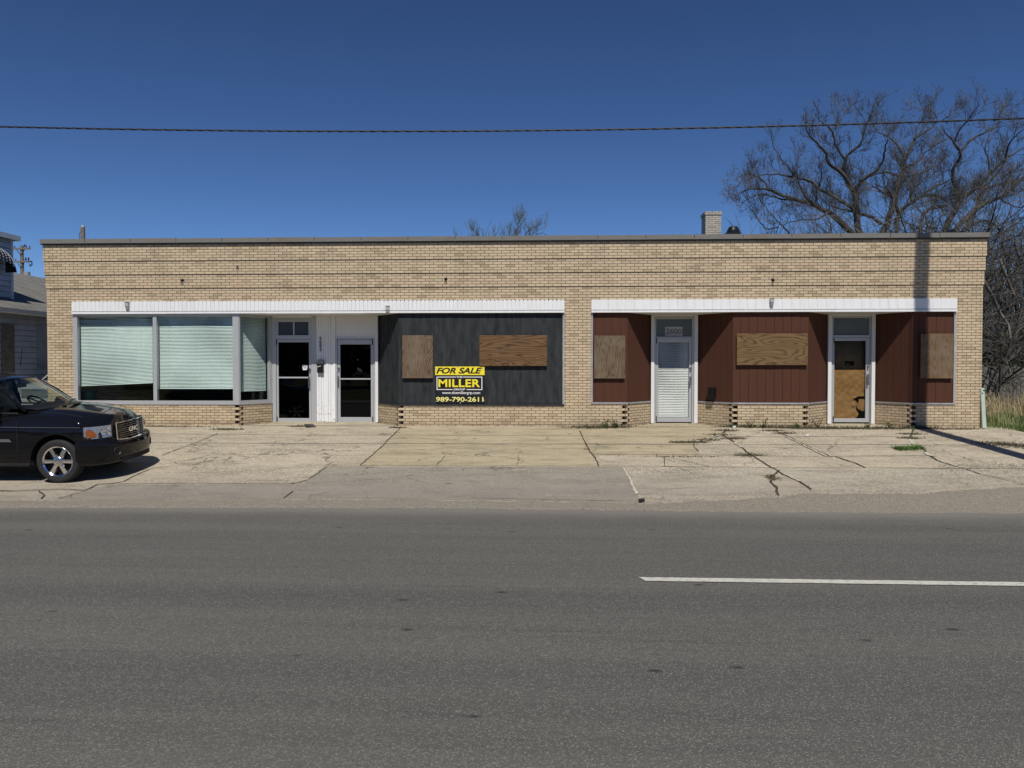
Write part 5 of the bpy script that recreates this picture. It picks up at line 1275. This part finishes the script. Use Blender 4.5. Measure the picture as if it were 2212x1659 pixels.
def gtree(name, label, x, y, h, seed, nl, spread, lens, dens, rad, mats, up=.4, r0=.16, droop=0, group=None, h0=.15, depth=1.5, buds=.0):
    r = random.Random(seed); mtk, mtw = MB(), MB(); b0 = Vector((x, y, 0))
    P = branch(mtk, r, b0-Vector((0,0,.1)), Vector((r.uniform(-.15,.15), r.uniform(-.1,.1), 1)), h*.7, r0, 7, .10, .3, .4)
    twigs(mtw, None, r, P, lens, rad, dens, depth, up, 0, .3)
    for i in range(nl):
        t = h0+(1-h0)*r.random(); k = min(int(t*(len(P)-1)), len(P)-2); an = r.uniform(0, 6.283)
        d = Vector((math.cos(an)*spread, math.sin(an)*spread, 1-droop)).normalized()
        Q = branch(mtk, r, P[k], d, h*r.uniform(.35, .6), r0*.45, 5, .16, up-droop, .25); twigs(mtw, None, r, Q, lens, rad, dens, depth, up-droop, 0, .15)
    o = empty(name, b0, label, 'tree' if 'tree' in name else 'shrub', group)
    wparent(mtk.build('trunk', M[mats[0]], None, True), o); wparent(mtw.build('crown', M[mats[1]]), o); return o
BG = 'budding treetops above the coping'
tree('budding_tree', 'budding treetop with tall ascending branches showing above the middle of the coping', 20, [(crop5(l), .03, .008) for l in (
  [(1250,900),(1180,600),(1165,350),(1190,200),(1212,100)], [(1250,900),(1255,600),(1290,340),(1380,230),(1530,150)], [(1250,800),(1320,500),(1400,320),(1540,240)], [(1250,800),(1150,500),(1130,230)], [(1290,700),(1380,450),(1470,330),(1560,370)],
  [(1230,800),(1060,520),(1010,370)], [(1240,800),(1090,480),(1070,330)], [(1270,700),(1330,420),(1340,260)])], 41, (.8, .4, .25), .010, 4.0, 1.6, .8, True, 0, ('twig','green_twig'), BG, .4)
tree('budding_tree', 'low budding treetop barely rising above the coping', 20.5, [(crop5(l), .025, .007) for l in (
  [(740,900),(660,560),(640,380),(600,280)], [(740,900),(760,560),(765,400),(770,290)], [(740,900),(840,560),(875,410),(930,290)], [(740,800),(580,560),(545,400),(540,350)], [(740,800),(700,500),(720,360)], [(760,800),(900,520),(970,320)], [(740,850),(470,560),(390,400)])], 42, (.7, .35, .22), .009, 3.6, 1.5, .8, True, 0, ('twig','green_twig'), BG, .4)
TG = 'tangled trees and shrubs beside the building'
gtree('tangled_tree', 'tangled bare tree with drooping pale dead limbs beyond the grass beside the building', 15.2, 11, 8.6, 31, 26, 1.0, (2.0, 1.0, .5), 2.2, .015, ('thicket_bark', 'twig'), .1, .11, .25, TG, .15)
gtree('tangled_tree', 'dense dark bare tree close behind the building corner', 13.3, 13, 8.2, 32, 26, 1.0, (2.0, 1.0, .5), 2.2, .015, ('bark', 'twig'), .15, .11, .25, TG, .10)
gtree('tangled_tree', 'tall bare tree at the edge of the view beyond the grass', 17.5, 14, 8.8, 33, 24, 1.0, (2.0, 1.0, .5), 2.2, .015, ('bark', 'twig'), .2, .12, .2, TG, .12)
gtree('red_shrub', 'red brown twiggy shrub in front of the weathered fence', 12.9, 9.5, 4.2, 34, 22, .7, (1.0, .5), 4.5, .012, ('red_twig', 'red_twig'), .5, .05, 0, TG, .05)
gtree('tangled_shrub', 'dark tangled shrub standing behind the tall dry grass', 16.2, 9.0, 4.6, 35, 22, 1.0, (1.3, .7, .4), 1.9, .014, ('bark', 'twig'), .2, .07, .2, TG, .05)
gtree('tangled_shrub', 'bare thicket shrub near the fence end', 14.4, 10.2, 5.2, 36, 22, 1.0, (1.4, .7, .4), 1.9, .014, ('thicket_bark', 'twig'), .1, .07, .25, TG, .05)
# pale dead limbs hanging in the thicket
def dead(pts, y, rad, label):
    m = MB(); P = [W(px, py, y+.25*math.sin(i)) for i, (px, py) in enumerate(pts)]; m.tube(P, [rad*(1-.6*i/len(P)) for i in range(len(P))], 5)
    r = random.Random(len(pts)); 
    for k in range(1, len(P)-1): branch(m, r, P[k], Vector((r.uniform(-1,1), r.uniform(-.5,.5), r.uniform(-1,.4))).normalized(), .7, rad*.45, 4, .2, -.2)
    tag(m.build('dead_limb', M['thicket_bark'], None, True), label, 'branch', 'dead pale limbs hanging in the thicket')
dead([(2123,603),(2145,640),(2160,675),(2178,700),(2185,740),(2180,775)], 9.6, .07, 'bent pale dead limb hanging closest to the brick corner')
dead([(2160,560),(2175,600),(2190,635),(2200,650)], 10.2, .06, 'short pale dead limb hanging high in the thicket')
dead([(2122,858),(2150,845),(2172,838),(2180,800),(2172,770)], 9.0, .035, 'thin pale dead limb lying low above the dry grass')
def wood(name, x0, x1, y0, y1, h, n, seed, mat='twig', rad=.03):
    r = random.Random(seed); m = MB()
    for _ in range(n):
        x, y = r.uniform(x0, x1), r.uniform(y0, y1); hh = h*(.7+.5*r.random()); P = branch(m, r, Vector((x, y, 0)), Vector((r.uniform(-.2,.2), 0, 1)), hh, .12, 4, .1, .2, .2, 6)
        for k in range(1, len(P)):
            for _ in range(5): branch(m, r, P[k], Vector((r.uniform(-1,1), r.uniform(-.6,.6), r.uniform(.0,1))).normalized(), hh*.28, rad, 3, .25, .25, .3, 4)
    o = m.build(name, M[mat]); o['kind'] = 'stuff'; return o
# ivy / evergreen undergrowth and a far wood closing the view
def leafmass(name, x0, x1, y0, y1, z1, n, mat, sz, seed, label=None, cat=None):
    r = random.Random(seed); m = MB()
    for _ in range(n):
        x, y = r.uniform(x0, x1), r.uniform(y0, y1); top = z1*(.55+.45*mnoise.noise(Vector((x*.35, y*.35, seed)))+.25*mnoise.noise(Vector((x*1.3, 0, seed))))
        z = top*math.sqrt(r.random()); c = Vector((x, y, max(z, .05))); e = rvec(r)*sz*r.uniform(.5, 1.2); g = rvec(r)*sz*r.uniform(.4, 1)
        m.add([c-e, c+g, c+e, c-g], [(0,1,2,3)])
    o = m.build(name, mat); o['kind'] = 'stuff'; return o
leafmass('undergrowth', 12.2, 26, 11.5, 17, 5.0, 9000, M['evergreen'], .16, 5)
wood('thicket', 11.9, 26, 12, 20, 6.6, 150, 18, 'twig', .018)
wood('far_wood', 11, 70, 26, 48, 8.5, 190, 8)
wood('far_wood', -75, -15, 55, 75, 6.0, 80, 9)
leafmass('far_wood_undergrowth', 11, 70, 30, 48, 3.4, 9000, M['litter'], .35, 6)
# unseen trees added behind the camera to block horizon glow in reflections
leafmass('added_treeline', -70, 70, -62, -52, 8.5, 6000, M['evergreen'], 1.3, 7)
# weathered fence
fe = empty('board_fence', (12.0, 10.6, 0), 'weathered grey board fence behind the tall dry grass', 'fence')
m = MB(); r = random.Random(4); x = 0
while x < 9:
    w_ = r.uniform(.12, .16); m.box(x, x+w_-.012, -.01+r.uniform(-.01,.01), .015, .05, 1.55+r.uniform(-.06, .05)); x += w_
m.build('board_panel', M['fence'], fe)
for z in (.4, 1.25):
    m = MB(); m.box(-.05, 9, .03, .07, z, z+.09); m.build('rail', M['fence'], fe)
for x in (0, 2.4, 4.8, 7.2):
    m = MB(); m.box(x, x+.1, .072, .17, 0, 1.6); m.build('post', M['fence'], fe)
# ------------------------------------------------------------------ grass, weeds, litter
def blades(name, spots, mat, seed, kind='stuff'):
    r = random.Random(seed); m = MB()
    for (x, y, z, h, w_, lean) in spots:
        an = r.uniform(0, 6.283); d = Vector((math.cos(an), math.sin(an), 0)); s = Vector((-d.y, d.x, 0))*w_*.5; b0 = Vector((x, y, z)); l = lean*h*r.uniform(.2, 1)
        p1 = b0+Vector((0,0,h*.55))+d*l*.3; p2 = b0+Vector((0,0,h*.92))+d*l*.9+Vector((0,0,-l*.25))
        m.add([b0-s, b0+s, p1+s*.8, p1-s*.8, p2], [(0,1,2,3), (3,2,4)])
    o = m.build(name, mat); o['kind'] = kind; return o
r = random.Random(9)
def lot_edge(x): return -.10-1.12*min(1, max(0, (x-11.0)/1.1)) + .10*mnoise.noise(Vector((x*3, 0, 0)))
sp = []
for _ in range(24000):
    x = X1+.15+abs(r.random())**1.2*9; y = r.uniform(-1.6, 7)
    if y < lot_edge(x) or (y < .2 and x < X1+.22): continue
    if y > 2.2 and r.random() < .55: continue
    sp.append((x, y, gz(y)-.03, r.uniform(.06, .20) if y < 1 else r.uniform(.12, .4), .012, .6))
blades('grass', sp, M['grass'], 1)
sp = []
for _ in range(8000):
    x = X1+.2+r.random()**1.1*9; y = r.uniform(.9, 9)
    cl = mnoise.noise(Vector((x*1.1, y*.8, 2)))
    if cl < -.12 or r.random() > .5+.6*cl+(.3 if y > 1.8 else -.15): continue
    sp.append((x, y, -.03, r.uniform(.5, 1.15)*(.75+.4*cl), .011, .75))
blades('dry_grass', sp, M['dead_grass'], 2)
sp = []
for _ in range(1500):
    x = X1+.25+r.random()*5; y = r.uniform(-.9, 2)
    if y < lot_edge(x)+.1: continue
    sp.append((x, y, gz(y)-.03, r.uniform(.12, .4), .008, 1.0))
blades('dry_grass', sp, M['dead_grass'], 3)
# grass tuft growing from the cracked slab
sp = []; t0, t1 = G(2616, 1316), G(2706, 1316)
for _ in range(900):
    f = r.random(); x = t0.x+(t1.x-t0.x)*f; y = t0.y+r.gauss(0, .10)+(.12*(f-.5)); sp.append((x, y, gz(y), r.uniform(.03, .10)*(1.3 if f > .75 else 1), .010, 1.2))
blades('grass', sp, M['grass'], 4)
# weeds and leaf litter along the foot of the wall and in the cracks
lit, wee = MB(), []
def litter(sx, sy, n, rx, ry, weeds=.3, hh=.10):
    c = G(sx, sy)
    for _ in range(n):
        x, y = c.x+r.gauss(0, rx), c.y+r.gauss(0, ry)
        y = min(y, .0 if y < .05 else y); z = gz(y)+.006; s = r.uniform(.008, .028); an = r.uniform(0, 6.283); a, b_ = math.cos(an)*s, math.sin(an)*s
        lit.add([(x-a, y-b_, z+r.uniform(0,.006)), (x+b_*.6, y-a*.6, z), (x+a, y+b_, z+r.uniform(.0,.016)), (x-b_*.6, y+a*.6, z)], [(0,1,2,3)])
        if r.random() < weeds*.5: wee.append((x, min(y, -.02), gz(y), r.uniform(.02, hh), .012, 1.1))
litter(1745, 1253, 1400, .34, .09, .35); litter(1800, 1251, 500, .30, .06, .5, .16)
for sx in range(2140, 2720, 25): litter(sx, 1252 + 4*math.sin(sx), 230, .20, .07, .45, .13)
for sx in range(2730, 2870, 25): litter(sx, 1257, 90, .15, .05, .3, .09)
for sx, sy in ((2129,1262),(2110,1274),(2075,1289),(2040,1296),(2000,1297),(2150,1285),(2195,1334),(2670,1272),(2665,1284),(2300,1270),(2265,1262)): litter(sx, sy, 260, .14, .05, .4, .08)
for sx in range(2900, 3100, 30): litter(sx, 1298+.10*(sx-2900), 240, .22, .10, .35, .09)
litter(880, 1249, 420, .14, .03, .05); litter(660, 1258, 420, .20, .05, .35, .08); litter(440, 1249, 300, .3, .02, .4, .08); litter(540, 1250, 300, .5, .02, .35, .06); litter(1165, 1253, 240, .10, .03, .1); litter(1130, 1272, 60, .1, .02, 0)
litter(2000, 1338, 150, .5, .02, .1); litter(2258, 1400, 160, .06, .10, .1)
o = lit.build('litter', M['litter']); o['kind'] = 'stuff'
blades('weeds', wee, M['weed'], 6)
def plant(sx, sy, h, label):
    c = G(sx, sy); c.y = min(c.y, -.03); o = empty('weed_plant', (c.x, c.y, gz(c.y)), label, 'weed', 'weeds at the foot of the wall'); q = random.Random(int(sx)); st, lf = MB(), MB()
    for _ in range(6):
        P = branch(st, q, Vector((0,0,0)), Vector((q.uniform(-.7,.7), q.uniform(-.5,.2), 1)).normalized(), h*q.uniform(.6,1.1), .004, 3, .15, .1, .4, 4)
        for p in P[1:]:
            for _ in range(3):
                e = rvec(q)*.022; g = rvec(q)*.014; lf.add([p, p+e+g, p+e*2, p+e-g], [(0,1,2,3)])
    st.build('stem', M['weed'], o); lf.build('leaf', M['weed'], o)
for sx, h, l in ((1777, .22, 'dark weed by the brick pillar in dry litter'), (1798, .18, 'second dark weed along the litter left of the 2600 door'), (1806, .15, 'smallest weed in the litter before the first toothed corner'), (2196, .17, 'low weed under the yellowish plywood board nearer the 2600 door'),
              (2236, .22, 'bushy weed at the wall under the yellowish plywood board'), (2397, .26, 'tall weed at the angled brick beside the papered door'), (2540, .13, 'low weed in front of the papered doorstep'), (2606, .14, 'low weed between the papered door and the toothed corner'), (2340, .12, 'small weed at the foot of the second toothed corner')):
    plant(sx, 1254, h, l)
def scrap(name, pts, h, mat, label, cat):
    m = MB(); P = [G(x, y, .008) for x, y in pts]; m.prism(P if (P[1]-P[0]).cross(P[2]-P[0]).z < 0 else P[::-1], (0, 0, h)); return tag(m.build(name, mat), label, cat)
scrap('floor_mat', [(891,1243),(917,1241),(925,1251),(897,1253)], .012, M['black_plastic'], 'small black mat scrap in front of the white boards between the doors', 'mat')
scrap('paper_scrap', [(2146,1247),(2156,1246),(2156,1253),(2147,1254)], .03, M['sign_white'], 'crumpled white paper scrap at the toothed corner beside the 2600 doorstep', 'litter')
scrap('paper_scrap', [(2453,1248),(2466,1253),(2464,1256),(2450,1251)], .006, M['sign_white'], 'flat white paper strip in front of the papered door', 'litter')
scrap('paper_scrap', [(2360,1274),(2370,1275),(2369,1278),(2361,1277)], .006, M['sign_white'], 'tiny white scrap lying on the cracked slab', 'litter')
scrap('rubber_block', [(1870,1468),(1888,1466),(1889,1472),(1872,1473)], .03, M['black_plastic'], 'small dark block lying at the broken driveway edge', 'debris')
# loose stones near the road edge and on the broken apron
m = MB()
for _ in range(2600):
    u = r.random(); sx = r.uniform(2300, 3050) if u < .6 else r.uniform(-50, 3000); sy = (1372+r.gauss(0, 10) if sx > 2750 else 1470+r.gauss(0, 14)) if u < .6 else 1478+r.gauss(0, 9)
    if sy < 1340: continue
    p = G(sx, sy); s = r.uniform(.006, .019); z = gz(p.y)+.004
    m.add([(p.x-s, p.y, z), (p.x, p.y-s*.8, z), (p.x+s*.9, p.y, z), (p.x, p.y+s, z), (p.x, p.y, z+s*.9)], [(0,1,4),(1,2,4),(2,3,4),(3,0,4)])
o = m.build('pebbles', M['gravel']); o['kind'] = 'stuff'

# ------------------------------------------------------------------ light
EL = math.atan(1.345); AZ = R(4.6)
tv = Vector((-math.sin(AZ)*math.cos(EL), math.cos(AZ)*math.cos(EL), -math.sin(EL)))
ld = bpy.data.lights.new('sun', 'SUN'); ld.energy = 4.2; ld.angle = R(.53); ld.color = (1, .945, .86)
sun = bpy.data.objects.new('sun', ld); COL.objects.link(sun); sun.rotation_euler = tv.to_track_quat('-Z', 'Y').to_euler(); sun.location = (0, -30, 40)
wd = bpy.data.worlds.new('World'); S.world = wd; wd.use_nodes = True; nt = wd.node_tree
sk = nt.nodes.new('ShaderNodeTexSky'); sk.sky_type = 'NISHITA'; sk.sun_disc = False; sk.sun_elevation = EL; sk.sun_rotation = math.pi - AZ
sk.air_density = .7; sk.dust_density = 0.0; sk.ozone_density = 6.0; sk.altitude = 200
bg = nt.nodes['Background']; bg.inputs['Strength'].default_value = .048
gm = nt.nodes.new('ShaderNodeGamma'); gm.inputs['Gamma'].default_value = 1.3
hs = nt.nodes.new('ShaderNodeHueSaturation'); hs.inputs['Saturation'].default_value = 1.0
nt.links.new(sk.outputs[0], gm.inputs['Color']); nt.links.new(gm.outputs[0], hs.inputs['Color']); nt.links.new(hs.outputs[0], bg.inputs['Color'])
S.view_settings.view_transform = 'Standard'; S.view_settings.look = 'None'; S.view_settings.exposure = 0; S.view_settings.gamma = 1
S.cycles.max_bounces = 8; S.cycles.transparent_max_bounces = 24; S.cycles.caustics_reflective = False; S.cycles.caustics_refractive = False
